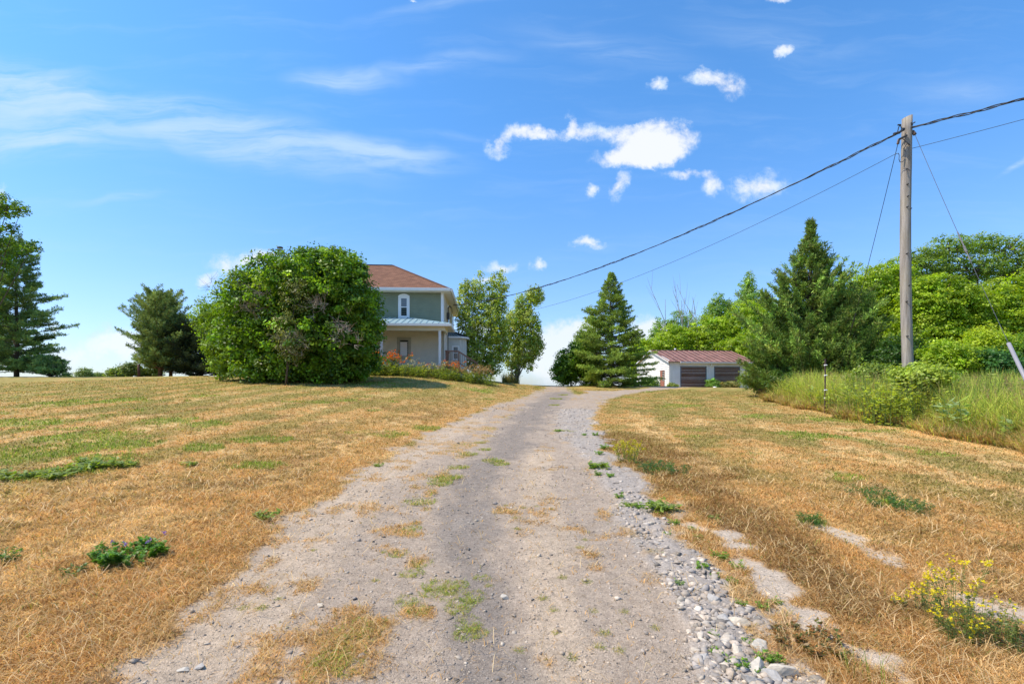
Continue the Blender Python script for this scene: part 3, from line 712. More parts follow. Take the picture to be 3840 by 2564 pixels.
def conifer(name, label, base, H, prof, nbr=160, elev=lambda t: 0.1, curve=.2, twig=.5, tl=.16, tw=.03, nneed=14, pal=None, leaders=None, t0=.04, spread=.9, upb=.3, group=None, trunk=.16, bark=None, dens=1.0, cat='tree', fwd=.8, limb=.03, ntw=14, side=.55, sdr=.22, tuft=1.0, sdc=.18):
    """branches in whorls up the leaders, twigs along each branch, needle tufts along each twig"""
    bz = gz1(*base) - .05
    root = empty(name, (base[0], base[1], bz)); tag(root, label, cat, group)
    mb = MB(); T = []; TD = []; TC = []
    leaders = leaders or [((0, 0), (0, 0), H, 1.0)]   # (xy offset at base, xy offset at top, height, radius factor)
    for (bo, to, h_, rf) in leaders:
        pts = [Vector((bo[0] + (to[0] - bo[0]) * s_ + math.sin(s_ * 7) * .04, bo[1] + (to[1] - bo[1]) * s_, h_ * s_)) for s_ in (0, .25, .5, .75, 1)]
        mb.tube(pts, [trunk * rf * k_ for k_ in (1, .8, .58, .3, .04)], 8)
        nb = int(nbr * rf * dens)
        for i in range(nb):
            t_ = t0 + (1 - t0) * ((i + random.random()) / nb) ** 1.05
            t_ = min(t_, .995)
            az = i * 2.39996 + random.uniform(-.4, .4)
            Lb = prof(t_, az) * rf * random.uniform(1 - sdr, 1 + sdr * .8)
            if Lb < .08: Lb = .08
            e = elev(t_) + random.uniform(-.12, .12)
            s0 = Vector((bo[0] + (to[0] - bo[0]) * t_, bo[1] + (to[1] - bo[1]) * t_, h_ * t_))
            d = Vector((math.cos(az) * math.cos(e), math.sin(az) * math.cos(e), math.sin(e)))
            def bp_(u, s0=s0, d=d, Lb=Lb): return s0 + d * (Lb * u) + Vector((0, 0, curve * Lb * u * u))
            mb.tube([bp_(0), bp_(.5), bp_(1)], [limb * (1.1 - t_) + .008, limb * .6 * (1.1 - t_) + .006, .005], 4, cap=False)
            sd_ = d.cross(Vector((0, 0, 1))).normalized()
            nt_ = max(3, int(ntw * min(1, Lb / 1.5) + 2))
            shade = math.exp(random.gauss(0, sdc))
            for k_ in range(nt_):
                u = 1 - (1 - twig * .55) * (k_ + random.random() * .8) / nt_
                p = bp_(u); sg = 1 if k_ % 2 else -1
                dirn = (d * fwd + sd_ * sg * spread * random.uniform(.5, 1.2) + Vector((0, 0, upb + 2 * curve * u + random.uniform(-.15, .15)))).normalized()
                lt_ = Lb * side * (1.15 - u) * random.uniform(.6, 1.2) + tl * .8
                ns = max(1, int(lt_ / (tl * .8 * tuft)))
                for q in range(ns):
                    T.append(p + dirn * (lt_ * (q + .5) / ns)); TD.append(dirn); TC.append(shade)
            T.append(bp_(1)); TD.append(d); TC.append(shade)
    T = np.array(T); TD = nrm(np.array(TD)); TC = np.array(TC); n = len(T)
    k_ = nneed; Tc = np.repeat(T, k_, axis=0) + RNG.normal(size=(n * k_, 3)) * tl * .22
    dd = nrm(np.repeat(TD, k_, axis=0) * 1.0 + RNG.normal(size=(n * k_, 3)) * .75 + np.array([0, 0, upb * .7]))
    side_ = nrm(np.cross(dd, RNG.normal(size=dd.shape))); ln = (tl * RNG.uniform(.6, 1.3, n * k_))[:, None]
    W = (tw * RNG.uniform(.7, 1.3, n * k_))[:, None] * .5
    v = np.stack([Tc - side_ * W * .6, Tc + side_ * W * .6, Tc + dd * ln * .55 + side_ * W, Tc + dd * ln, Tc + dd * ln * .55 - side_ * W], 1)
    v = v[:, [0, 2, 3, 4]].reshape(-1, 3); f = np.arange(n * k_ * 4).reshape(-1, 4)
    col = np.repeat(pick(pal, n, .12) * TC[:, None], k_, axis=0) * np.exp(RNG.normal(0, .15, (n * k_, 1)))
    ok = v.reshape(-1, 4, 3)[:, 0, 2] > .05
    v = v.reshape(-1, 4, 3)[ok].reshape(-1, 3); col = col[ok]; f = np.arange(len(v)).reshape(-1, 4)
    link('crown', np_mesh('crown', v, f, np.repeat(col, 4, axis=0)), NEEDLE, root)
    mb.build('trunk', bark or BARK, root, smooth=True)
    return root
def EL(px, py, rx, ry, Y, rd=None):
    """ellipsoid from 3840-scale pixels at distance Y: real world centre and radii"""
    return (P3(px, py, Y), (rx / F * Y, rd if rd is not None else rx / F * Y * .9, ry / F * Y))
# palettes (albedo)
LILAC = [(.11, .22, .016), (.16, .28, .02), (.055, .12, .010), (.22, .33, .035)]
LIME = [(.27, .40, .014), (.34, .46, .02), (.19, .31, .014), (.40, .50, .04)]
POPLAR = [(.28, .38, .05), (.36, .44, .07), (.18, .28, .03), (.45, .50, .12)]
MAPLE = [(.11, .22, .014), (.16, .27, .016), (.08, .16, .012)]
PINE = [(.22, .30, .085), (.15, .23, .065), (.30, .37, .11)]
BLUEPINE = [(.20, .33, .11), (.14, .25, .09), (.31, .43, .12)]
SPRUCE = [(.22, .32, .05), (.15, .24, .04), (.31, .40, .065)]
CEDAR = [(.15, .26, .045), (.09, .17, .035), (.24, .35, .055), (.22, .25, .06)]
OLIVEL = [(.22, .24, .06), (.17, .20, .055), (.27, .28, .09)]

# ------------------------------------------------------------------ the farmhouse
SIDING_G = plain('green_siding', (.24, .265, .18), .7, .06, 2.0)
SIDING_B = plain('beige_siding', (.76, .71, .60), .7, .05, 2.0)
WHITE = plain('white_trim', (.78, .78, .78), .5, .04, 3)
SOFFIT = plain('soffit', (.70, .65, .52), .6, .04, 3)
BRICKF = plain('brick_base', (.22, .09, .055), .9, .3, 12, bump=.4)
PORCHROOF = plain('blue_metal', (.33, .46, .50), .35, .06, 2, metal=.15, spec=.6)
SEAM = plain('seam_metal', (.40, .53, .57), .35, .05, 2, metal=.15, spec=.6)
DECKW = plain('deck_wood', (.24, .13, .085), .8, .25, 6, stretch=(1, 1, 6))
STEEL = plain('steel', (.45, .46, .48), .35, .1, 6, metal=.8)
DARKM = plain('dark_metal', (.05, .05, .055), .5, .2, 6, metal=.4)
def glassmat(name, rgb, rough=.06, spec=.8):
    m, t, b = material(name); b.inputs['Base Color'].default_value = rgb + (1,); b.inputs['Roughness'].default_value = rough
    b.inputs['Specular IOR Level'].default_value = spec; return m
GLASS_D = glassmat('window_glass', (.02, .025, .04))
BLIND = glassmat('drawn_blind', (.86, .84, .88), .35, .4)
BLIND2 = glassmat('grey_blind', (.16, .18, .23), .12, .6)
def shingles():
    m, t, b = material('shingles'); co = N(t, 'ShaderNodeTexCoord')
    br = N(t, 'ShaderNodeTexBrick'); L(t, co.outputs['UV'], br.inputs['Vector'])
    br.inputs['Color1'].default_value = (.23, .115, .07, 1); br.inputs['Color2'].default_value = (.16, .08, .052, 1); br.inputs['Mortar'].default_value = (.12, .06, .04, 1)
    br.inputs['Scale'].default_value = 1; br.inputs['Brick Width'].default_value = .30; br.inputs['Row Height'].default_value = .145; br.inputs['Mortar Size'].default_value = .012; br.inputs['Bias'].default_value = -.1
    nz = NOISE(t, co.outputs['Object'], 2.2, 5, .65); kk = MR(t, nz.outputs[0], .3, .7, .78, 1.2)
    L(t, MIX(t, 1.0, br.outputs[0], COMB(t, kk, kk, kk), 'MULTIPLY'), b.inputs['Base Color'])
    b.inputs['Roughness'].default_value = .95; b.inputs['Specular IOR Level'].default_value = .15
    bp = N(t, 'ShaderNodeBump'); bp.inputs['Strength'].default_value = .6; bp.inputs['Distance'].default_value = .01
    L(t, br.outputs['Fac'], bp.inputs['Height']); bp.invert = True; L(t, bp.outputs[0], b.inputs['Normal'])
    return m
SHING = shingles()
def planar_uv(o):
    me = o.data; uvl = me.uv_layers.new(name='UVMap')
    for p in me.polygons:
        n_ = p.normal; h_ = Vector((-n_.y, n_.x, 0))
        h_ = h_.normalized() if h_.length > 1e-4 else Vector((1, 0, 0)); s_ = n_.cross(h_)
        for li in p.loop_indices:
            c = me.vertices[me.loops[li].vertex_index].co; uvl.data[li].uv = (c.dot(h_), c.dot(s_))
def siding(mb, p0, p1, z0, z1, step=.11, out=.034):
    """horizontal clapboards on the wall line p0 -> p1 (outside on the right-hand side of the walk)"""
    a = Vector((*p0, 0)); b_ = Vector((*p1, 0)); d = (b_ - a).normalized(); o_ = Vector((d.y, -d.x, 0))
    z = z0
    while z < z1 - .01:
        zt = min(z + step, z1); up = Vector((0, 0, 1))
        A0 = a + o_ * out + up * z; B0 = b_ + o_ * out + up * z; A1 = a + o_ * .002 + up * zt; B1 = b_ + o_ * .002 + up * zt
        mb.poly([A0, B0, B1, A1]); mb.poly([a + up * z, b_ + up * z, B0, A0]); z = zt

HX, HYY = -4.62, 32.5            # front right corner of the walls
house = empty('farmhouse', (HX, HYY, EYE), R(3.2))
tag(house, 'two storey farmhouse with green upper siding, beige porch level and brown hip roof', 'house')
# local frame: x along the front (negative = towards the left), y into the depth, z rel. to the eye
WID, DEP = 11.6, 10.6
Z0, ZP, ZE = .55, 3.78, 6.32
def hb(name, mat, parent=house, **k): return _m.build(name, mat, parent, **k)
_m = MB(); siding(_m, (-WID, 0), (0, 0), ZP + .0, ZE, .12); _m.box(-WID, 0, 0, .1, ZP, ZE)
siding(_m, (-WID, DEP), (-WID, 0), ZP, ZE, .12); hb('upper_front_wall', SIDING_G)
_m = MB(); siding(_m, (-WID, 0), (0, 0), 1.38, ZP, .115); _m.box(-WID, 0, 0, .1, 1.3, ZP); siding(_m, (-WID, DEP), (-WID, 0), 1.3, ZP, .115)
siding(_m, (0, 0), (0, DEP), 1.3, ZE, .115); _m.box(-.1, 0, 0.12, DEP, 1.3, ZE); _m.box(-WID, 0, DEP - .1, DEP, 1.3, ZE); hb('wall', SIDING_B)
_m = MB(); _m.box(-WID - .02, .02, .0, DEP, .2, 1.3); _m.box(-WID, .35, -2.35, -2.2, .2, 1.12); hb('foundation', BRICKF)
_m = MB(); _m.box(-.15, .04, -.045, -.02, ZP, ZE - .02); _m.box(.022, .045, -.045, .14, 1.3, ZE - .02); hb('corner_trim', WHITE)
# main roof
OV = .52; x0, x1, y0, y1 = -WID - OV, OV, -OV, DEP + OV; ZR = ZE + .16; RZ = 9.42
rl = Vector((-WID + 3.2, DEP / 2, RZ)); rr_ = Vector((-4.35, DEP / 2, RZ))
_m = MB(); c1, c2, c3, c4 = [(x0, y0, ZR), (x1, y0, ZR), (x1, y1, ZR), (x0, y1, ZR)]
_m.poly([c1, c2, rr_, rl]); _m.poly([c2, c3, rr_]); _m.poly([c3, c4, rl, rr_]); _m.poly([c4, c1, rl])
ro = hb('roof', SHING); planar_uv(ro)
_m = MB()
for a_, b_ in ((c2, rr_), (rl, rr_), (c1, rl), (c3, rr_)): _m.bar(Vector(a_) + Vector((0, 0, .01)), Vector(b_) + Vector((0, 0, .01)), .22, .035)
_m.build('ridge_cap', plain('ridge', (.13, .075, .055), .9, .2), ro)
_m = MB(); _m.box(x0 + .02, x1 - .02, y0 + .02, y1 - .02, ZE - .02, ZE + .02); hb('soffit', SOFFIT)
_m = MB()
for (a_, b_) in (((x0, y0), (x1, y0)), ((x1, y0), (x1, y1)), ((x0, y0), (x0, y1))):
    dx, dy = b_[0] - a_[0], b_[1] - a_[1]; l_ = math.hypot(dx, dy); ox, oy = dy / l_, -dx / l_
    if a_ == (x0, y0) and b_ == (x0, y1): ox, oy = -1, 0
    prof_ = [(0, -.14), (.03, -.16), (.10, -.15), (.13, -.03), (.13, .03), (.11, .03), (.10, -.02), (0, -.02)]
    pts_ = [[(p[0] + ox * q, p[1] + oy * q, ZR + w_) for q, w_ in prof_] for p in (a_, b_)]
    for k_ in range(len(prof_)): _m.poly([pts_[0][k_], pts_[1][k_], pts_[1][(k_ + 1) % 8], pts_[0][(k_ + 1) % 8]])
    for s_ in (0, 1): _m.poly(pts_[s_])
hb('gutter', WHITE)
def window(parent, xc, z0, z1, w, y=-.02, arch=False, trimw=.15, kind='sash', out=Vector((0, -1, 0)), trim=WHITE, name='window'):
    root = MB()
    t_ = trimw
    root.box(xc - w / 2 - t_, xc - w / 2, y - .05, y, z0 - t_, z1); root.box(xc + w / 2, xc + w / 2 + t_, y - .05, y, z0 - t_, z1)
    root.box(xc - w / 2, xc + w / 2, y - .065, y, z0 - t_, z0)
    if arch:
        root.prism([(xc - w / 2 - t_, z1), (xc + w / 2 + t_, z1), (xc + w / 2 + t_, z1 + .13), (xc + .18, z1 + .24), (xc, z1 + .28), (xc - .18, z1 + .24), (xc - w / 2 - t_, z1 + .13)], y - .055, y)
    else: root.box(xc - w / 2 - t_, xc + w / 2 + t_, y - .055, y, z1, z1 + t_)
    fr = root.build(name, trim, parent)
    p = MB(); s_ = .045; zm = (z0 + z1) / 2 if kind == 'sash' else None
    for a_, b_ in (((xc - w / 2, z0), (xc - w / 2 + s_, z1)), ((xc + w / 2 - s_, z0), (xc + w / 2, z1)), ((xc - w / 2 + s_, z0), (xc + w / 2 - s_, z0 + s_)), ((xc - w / 2 + s_, z1 - s_), (xc + w / 2 - s_, z1))):
        p.box(a_[0], b_[0], y - .035, y - .001, a_[1], b_[1])
    if zm: p.box(xc - w / 2 + s_, xc + w / 2 - s_, y - .035, y - .001, zm - .03, zm + .03)
    return fr, p, zm, s_
fr, p, zm, s_ = window(house, -2.61, 4.70, 5.95, .46, arch=True, trimw=.145)
p.build('frame', WHITE, fr)
g = MB(); g.box(-2.795, -2.425, -.03, -.022, 4.74, zm - .03); g.build('pane', GLASS_D, fr)
g = MB(); g.box(-2.795, -2.425, -.028, -.022, zm + .03, 5.91); g.build('pane', BLIND2, fr)
GREYT = plain('grey_trim', (.30, .29, .25), .7, .08)
fr, p, zm, s_ = window(house, -2.6, 2.02, 3.14, .60, trimw=.16, kind='one', trim=plain('beige_trim', (.42, .40, .33), .7, .06))
p.build('frame', GREYT, fr); fr['label'] = 'lower window with a pale drawn blind'
g = MB(); g.box(-2.86, -2.40, -.03, -.022, 2.06, 2.98); g.build('blind', BLIND, fr)
g = MB(); g.box(-2.86, -2.34, -.027, -.021, 2.98, 3.10); g.box(-2.40, -2.345, -.027, -.021, 2.06, 2.98); g.build('pane', GLASS_D, fr)
window_l, p, zm, s_ = window(house, -7.6, 4.70, 5.95, .46, arch=True, trimw=.145)
p.build('frame', WHITE, window_l); g = MB(); g.box(-7.785, -7.415, -.03, -.022, 4.74, zm - .03); g.box(-7.785, -7.415, -.03, -.022, zm + .03, 5.91); g.build('pane', GLASS_D, window_l)
# right-hand wall: two tall windows seen edge on
for yc, zz0, zz1 in ((4.0, 4.7, 6.0), (8.6, 4.7, 6.0)):
    q = MB(); q.box(.02, .07, yc - .45, yc + .45, zz0 - .12, zz1 + .12); w_ = q.build('window', WHITE, house)
    q = MB(); q.box(.071, .078, yc - .3, yc + .3, zz0, zz1); q.build('pane', GLASS_D, w_)
# porch: roof with seams, gutter, soffit, posts, deck, railing, stairs
PX0, PX1, PY0 = -WID - .1, .62, -2.55
ZG = 3.92
tl_, tr_ = (PX0, -.02, 4.60), (-2.35, -.02, 4.60)
e1, e2, e3 = (PX0, PY0, ZG), (PX1, PY0, ZG), (PX1, .9, ZG)
_m = MB(); _m.poly([e1, e2, tr_, tl_]); _m.poly([e2, e3, (0.02, .9, 4.12), (.02, -.02, 4.12), tr_]); _m.poly([(0.02, -.02, 4.12), (0.02, .9, 4.12), (0.02, .9, 4.1), (0.02, -.02, 4.1)])
pr = hb('porch_roof', PORCHROOF)
_m = MB(); xs_ = np.arange(PX0 + .2, PX1, .38)
for x_ in xs_:
    if x_ < -2.35: yt, zt = -.03, 4.60
    else:
        k_ = (x_ + 2.35) / (PX1 + 2.35); yt = -.03 + (PY0 + .03) * k_; zt = 4.60 + (ZG - 4.60) * k_
    if yt - PY0 > .1: _m.bar((x_, PY0, ZG + .02), (x_, yt, zt + .02), .03, .045)
_m.bar((PX1, PY0, ZG + .02), (-2.35, -.02, 4.62), .10, .04)
_m.build('seam', SEAM, pr)
_m = MB(); _m.box(PX0, PX1 - .02, PY0 + .02, -.022, ZG - .15, ZG - .11); _m.box(.05, PX1 - .02, -.022, .9, ZG - .15, ZG - .11); hb('porch_soffit', SOFFIT)
_m = MB(); _m.box(PX0, PX1 + .1, PY0 - .1, PY0, ZG - .16, ZG - .01); _m.box(PX1, PX1 + .1, PY0, .95, ZG - .16, ZG - .01); hb('porch_gutter', WHITE)
_m = MB(); _m.box(PX0, .3, -2.32, -2.2, ZG - .42, ZG - .15); _m.box(.18, .3, -2.2, -.02, ZG - .42, ZG - .15); hb('porch_beam', SOFFIT)
for x_ in (-.02, -3.62, -7.3, -11.3):
    _m = MB(); _m.box(x_ - .075, x_ + .075, -2.335, -2.185, 1.25, ZG - .42); _m.box(x_ - .10, x_ + .10, -2.36, -2.16, 1.25, 1.38); hb('porch_post', WHITE, bevel=.006)
_m = MB(); _m.box(-WID, .35, -2.4, -.02, 1.12, 1.25); hb('porch_deck', plain('deck_paint', (.36, .34, .30), .8, .1))
rail = MB()
for y_ in (-1.9, -.6): rail.box(.3, .4, y_ - .05, y_ + .05, .5, 2.25)
rail.box(.27, .43, -2.0, .1, 2.25, 2.30); rail.box(.32, .38, -1.9, 0, 1.45, 1.52)
rail.box(.3, 1.15, -2.0, -1.93, 2.22, 2.29); rail.box(1.1, 1.2, -2.02, -1.92, .5, 2.24); rail.box(.4, 1.1, -2.0, -1.95, 1.45, 1.52)
for k_ in range(7): rail.box(.42 + k_ * .1, .45 + k_ * .1, -1.99, -1.96, 1.52, 2.22)
rail.bar((1.15, -1.97, 2.22), (2.3, -1.97, 1.5), .07, .09); rail.bar((1.15, -1.97, 1.5), (2.3, -1.97, .85), .05, .07); rail.box(2.25, 2.33, -2.01, -1.93, .3, 1.55)
for k_ in range(8): rail.box(1.25 + k_ * .125, 1.28 + k_ * .125, -1.98, -1.95, 1.42 - k_ * .075, 2.12 - k_ * .075)
rail.build('railing', DECKW, house)
_m = MB(); _m.box(.35, 1.2, -2.0, -.1, 1.12, 1.25)
for k_ in range(4): _m.box(1.2 + k_ * .27, 1.5 + k_ * .27, -1.95, -.6, .97 - k_ * .17, 1.02 - k_ * .17)
_m.bar((1.2, -.62, 1.05), (2.3, -.62, .35), .05, .25); hb('stairs', DECKW)
# lattice screen at the porch end
_m = MB()
for k_ in range(-6, 9):
    for sg in (1, -1):
        ya = -.1 + .0; z_ = 1.3 + k_ * .26
        # strips within y -0.95..-0.05, z 1.3..3.5
        a_ = [z_, z_ + .9 * 1.2] if sg == 1 else [z_ + .9 * 1.2, z_]
        ya, yb = -.95, -.05; za, zb = a_
        def cl(y_): return za + (zb - za) * (y_ - ya) / (yb - ya)
        lo, hi = 1.3, 3.5; ys_ = [ya, yb]
        s__ = (zb - za) / (yb - ya)
        yl = sorted([(lo - za) / s__ + ya, (hi - za) / s__ + ya]); A_ = max(ya, yl[0]); B_ = min(yb, yl[1])
        if B_ - A_ > .05: _m.bar((.20 + .008 * sg, A_, cl(A_)), (.20 + .008 * sg, B_, cl(B_)), .012, .035)
_m.box(.17, .23, -1.0, -.94, 1.25, 3.5); _m.box(.17, .23, -.06, -.024, 1.25, 3.5); hb('lattice', WHITE)
# bay at the right-hand side
bx, by0, by1 = 1.35, 3.55, 7.4
plan = [(0.03, by0), (bx - .45, by0), (bx, by0 + .6), (bx, by1 - .6), (bx - .45, by1), (.03, by1)]
_m = MB()
for k_ in range(5): 
    a_, b_ = plan[k_], plan[k_ + 1]; _m.poly([(*a_, .3), (*b_, .3), (*b_, 3.66), (*a_, 3.66)])
    d_ = Vector((b_[0] - a_[0], b_[1] - a_[1], 0)); n_ = max(1, int(d_.length / .16)); o_ = Vector((d_.y, -d_.x, 0)).normalized()
    for q in range(n_ + 1):
        p_ = Vector((*a_, 0)) + d_ * (q / n_); _m.bar(p_ + Vector((0, 0, .3)) + o_ * .008, p_ + Vector((0, 0, 3.66)) + o_ * .008, .03, .03)
hb('bay_wall', plain('bay_siding', (.60, .60, .56), .7, .05))
_m = MB(); ov = .22
pe = [(0.03, by0 - ov), (bx - .35, by0 - ov), (bx + ov, by0 + .5), (bx + ov, by1 - .5), (bx - .35, by1 + ov), (.03, by1 + ov)]
top = [(0.03, by0 + .9), (.03, by0 + .9), (.03, by0 + 1.2), (.03, by1 - 1.2), (.03, by1 - .9), (.03, by1 - .9)]
for k_ in range(5): _m.poly([(*pe[k_], 3.74), (*pe[k_ + 1], 3.74), (*top[k_ + 1], 4.42), (*top[k_], 4.42)])
brf = hb('bay_roof', plain('dark_blue_metal', (.16, .22, .25), .4, .08, metal=.2))
_m = MB()
for k_ in range(5):
    for q in np.linspace(0, 1, 5 if k_ != 2 else 9): 
        a_ = Vector((*pe[k_], 3.75)).lerp(Vector((*pe[k_ + 1], 3.75)), q); b_ = Vector((*top[k_], 4.43)).lerp(Vector((*top[k_ + 1], 4.43)), q); _m.bar(a_, b_, .02, .03)
_m.build('seam', DARKM, brf)
_m = MB(); 
for k_ in range(5):
    a_, b_ = Vector((*pe[k_], 3.68)), Vector((*pe[k_ + 1], 3.68)); _m.bar(a_, b_, .05, .12)
_m.poly([(*p_, 3.66) for p_ in pe]); hb('bay_gutter', WHITE)
fr, p, zm, s_ = window(house, .62, 2.05, 3.0, .40, y=by0 - .02, trimw=.07); p.build('frame', WHITE, fr)
g = MB(); g.box(.45, .79, by0 - .05, by0 - .042, 2.08, 2.96); g.build('pane', GLASS_D, fr)
# service mast and meter on the right-hand wall
_m = MB(); _m.tube([(.12, 2.6, 5.7), (.12, 2.6, 2.2)], .03, 8); _m.tube([(.12, 2.6, 5.7), (.25, 2.5, 5.85), (.35, 2.45, 5.7)], .035, 8); _m.box(.05, .22, 2.4, 2.75, 4.9, 5.35)
_m.tube([(.35, 2.45, 5.7), (.42, 2.4, 5.3), (.3, 2.5, 4.95), (.45, 2.6, 5.5), (.3, 2.75, 5.9)], .012, 6); _m.box(.05, .2, 2.45, 2.7, 4.2, 4.4); hb('service_mast', DARKM)
# stove pipe
def stovepipe():
    X, Y = (1050 - CX) / F * 35.5, 35.5
    zt = (HY - 925) / F * 35.5
    root = empty('stove_pipe', (X, Y, EYE + 5.0)); tag(root, 'steel stove pipe with a flat cap rising behind the lilac bush', 'chimney')
    c = MB(); c.tube([(0, 0, 0), (0, 0, zt - 5.3)], .10, 14); c.build('pipe', STEEL, root, smooth=False)
    c = MB(); c.tube([(0, 0, zt - 5.30), (0, 0, zt - 5.24)], .24, 18); c.tube([(0, 0, zt - 5.1), (0, 0, zt - 5.03)], [.22, .2], 18)
    for k_ in range(4): a_ = k_ * math.pi / 2; c.bar((.17 * math.cos(a_), .17 * math.sin(a_), zt - 5.25), (.17 * math.cos(a_), .17 * math.sin(a_), zt - 5.08), .02)
    c.build('cap', DARKM, root)
    return root
sp_ = stovepipe()
sp_.parent = house; sp_.matrix_parent_inverse = Matrix.Identity(4)
sp_.location = Matrix.Rotation(-R(3.2), 3, 'Z') @ Vector((sp_.location.x - HX, sp_.location.y - HYY, 5.0))
for k_ in ('label', 'category'):
    if k_ in sp_: del sp_[k_]
sp_['label'] = 'steel stove pipe with a flat dark cap'

# ------------------------------------------------------------------ the garage
GW, GD, GE, GP = 8.6, 8.0, 2.72, 4.02
gx0, gy0 = 14.97, 46.0
GZB = -.24
garage = empty('garage', (gx0, gy0, EYE + GZB), R(7.4))
tag(garage, 'white clapboard double garage with rusty red metal roof and two brown doors', 'garage')
WSIDE = plain('white_clapboard', (.76, .75, .73), .75, .07, 1.5)
BRN_D = plain('brown_door', (.095, .034, .018), .6, .25, 3, stretch=(1, 1, 8))
FRAMEG = plain('grey_frame', (.13, .15, .18), .7, .15)
_m = MB(); siding(_m, (0, 0), (GW, 0), 0.02, GE, .165, .036); _m.box(0, GW, .002, .1, -.3, GE)
siding(_m, (0, GD), (0, 0), 0.02, GE + .05, .165, .036); _m.box(.001, .1, .1, GD, -.3, GE)
_m.box(GW - .1, GW, .1, GD, -.3, GE); _m.box(.1, GW - .1, GD - .1, GD, -.3, GE)
_m.build('wall', WSIDE, garage)
_m = MB(); _m.prism([(0.02, GE + .05), (GD - .02, GE + .05), (GD / 2, GP - .06)], -.02, .06, 'x')
_m.box(-.035, -.02, GD / 2 + .4, GD / 2 + .43, GE + .1, GP - .3); _m.box(-.035, -.02, GD / 2 - .3, GD / 2 - .27, GE + .1, GP - .25); _m.build('gable_panel', plain('white_panel', (.74, .74, .72), .7, .06, 1), garage)
ov, oe = .22, .3
def rz_(y): return GP - abs(y - GD / 2) * (GP - GE) / (GD / 2)
_m = MB()
for s_ in (0, 1):
    ye = -oe if s_ == 0 else GD + oe; ym = GD / 2
    _m.slab([(-ov, ye, rz_(ye)), (GW + ov, ye, rz_(ye)), (GW + ov, ym, GP), (-ov, ym, GP)] if s_ == 0 else [(-ov, ym, GP), (GW + ov, ym, GP), (GW + ov, ye, rz_(ye)), (-ov, ye, rz_(ye))], .04)
def rustroof():
    m, t, b = material('rusty_roof'); co = N(t, 'ShaderNodeTexCoord'); mp = N(t, 'ShaderNodeMapping'); L(t, co.outputs['Object'], mp.inputs[0]); mp.inputs['Scale'].default_value = (5, .5, .5)
    n1 = NOISE(t, mp.outputs[0], 1.2, 6, .65); n2 = NOISE(t, co.outputs['Object'], 1.3, 4, .6)
    c1 = MIX(t, MR(t, n1.outputs[0], .35, .65), (.20, .085, .055, 1), (.13, .055, .038, 1)); c2 = MIX(t, MR(t, n2.outputs[0], .5, .68), c1, (.30, .13, .10, 1))
    L(t, c2, b.inputs['Base Color']); b.inputs['Roughness'].default_value = .55; b.inputs['Metallic'].default_value = .1; b.inputs['Specular IOR Level'].default_value = .4
    return m
rf = _m.build('roof', rustroof(), garage)
_m = MB()
for x_ in np.arange(-.18, GW + .2, .59): _m.bar((x_, -oe, rz_(-oe) + .012), (x_, GD / 2, GP + .012), .05, .035)
_m.bar((-.2, GD / 2, GP + .02), (GW + .2, GD / 2, GP + .02), .2, .03)
_m.build('seam', plain('seam_rust', (.46, .29, .23), .5, .15), rf)
_m = MB()
for sgn in (0, 1):
    ye = -oe if sgn == 0 else GD + oe
    _m.bar((-ov - .015, ye, rz_(ye) - .06), (-ov - .015, GD / 2, GP - .06), .025, .13)
_m.build('bargeboard', plain('weathered_trim', (.55, .56, .56), .8, .15, 3), garage)
_m = MB(); _m.box(.95, GW + .2, -oe - .1, -oe, rz_(-oe) - .12, rz_(-oe) - .03); _m.build('gutter', WHITE, garage)
_m = MB(); _m.tube([(4.12, -oe - .05, GE - .28), (4.12, -oe - .02, GE - .4), (4.05, -.08, GE - .6), (4.05, -.10, .05)], .055, 8); _m.build('downspout', WHITE, garage)
_m = MB(); _m.box(-.01, GW, -oe, -.03, GE - .12, GE - .09); _m.build('soffit', plain('grey_soffit', (.30, .27, .26), .8, .1), garage)
for xd in (1.18, 4.62):
    _m = MB(); w_, h_ = 2.48, 2.12
    _m.box(xd - .09, xd, -.05, .05, -.05, h_ + .09); _m.box(xd + w_, xd + w_ + .09, -.05, .05, -.05, h_ + .09); _m.box(xd, xd + w_, -.05, .05, h_, h_ + .09)
    fr = _m.build('door_frame', FRAMEG, garage)
    _m = MB(); zz_ = 0; 
    for k_ in range(16):
        za = k_ * h_ / 16; zb = (k_ + 1) * h_ / 16 - (.018 if k_ % 4 != 3 else .03); _m.box(xd, xd + w_, -.035, .0, za, zb)
    _m.box(xd, xd + w_, .001, .02, -.05, h_)
    dr = _m.build('overhead_door', BRN_D, garage)
    _m = MB(); _m.box(xd + w_ / 2 - .1, xd + w_ / 2 + .1, -.06, -.036, .12, .16); _m.build('handle', DARKM, dr)
RUSTD = plain('weathered_door', (.30, .12, .08), .8, .4, 4, stretch=(1, 1, 5))
_m = MB(); _m.box(-.05, -.022, .95, 1.03, -.1, 1.78); _m.box(-.05, -.022, 1.85, 1.93, -.1, 1.78); _m.box(-.05, -.022, .95, 1.93, 1.78, 1.86); sd = _m.build('side_door', plain('brown_frame', (.20, .08, .05), .8, .3), garage)
_m = MB(); _m.box(-.045, -.023, 1.45, 1.85, -.1, 1.78); _m.box(-.045, -.023, 1.03, 1.45, -.1, .8); _m.build('door_leaf', RUSTD, sd)
_m = MB(); _m.box(-.03, -.023, 1.03, 1.45, .8, 1.78); _m.build('gap_shade_sheet', plain('gap_shade_black', (.01, .01, .012), .9, .1), sd)  # black sheet on the wall, painted as the dark inside of the half open door
_m = MB(); _m.tube([(2.55, GD / 2, GP), (2.55, GD / 2, GP + .13)], .08, 10); _m.tube([(2.55, GD / 2, GP + .13), (2.55, GD / 2, GP + .2)], [.13, .1], 10); _m.build('roof_vent', WHITE, garage)
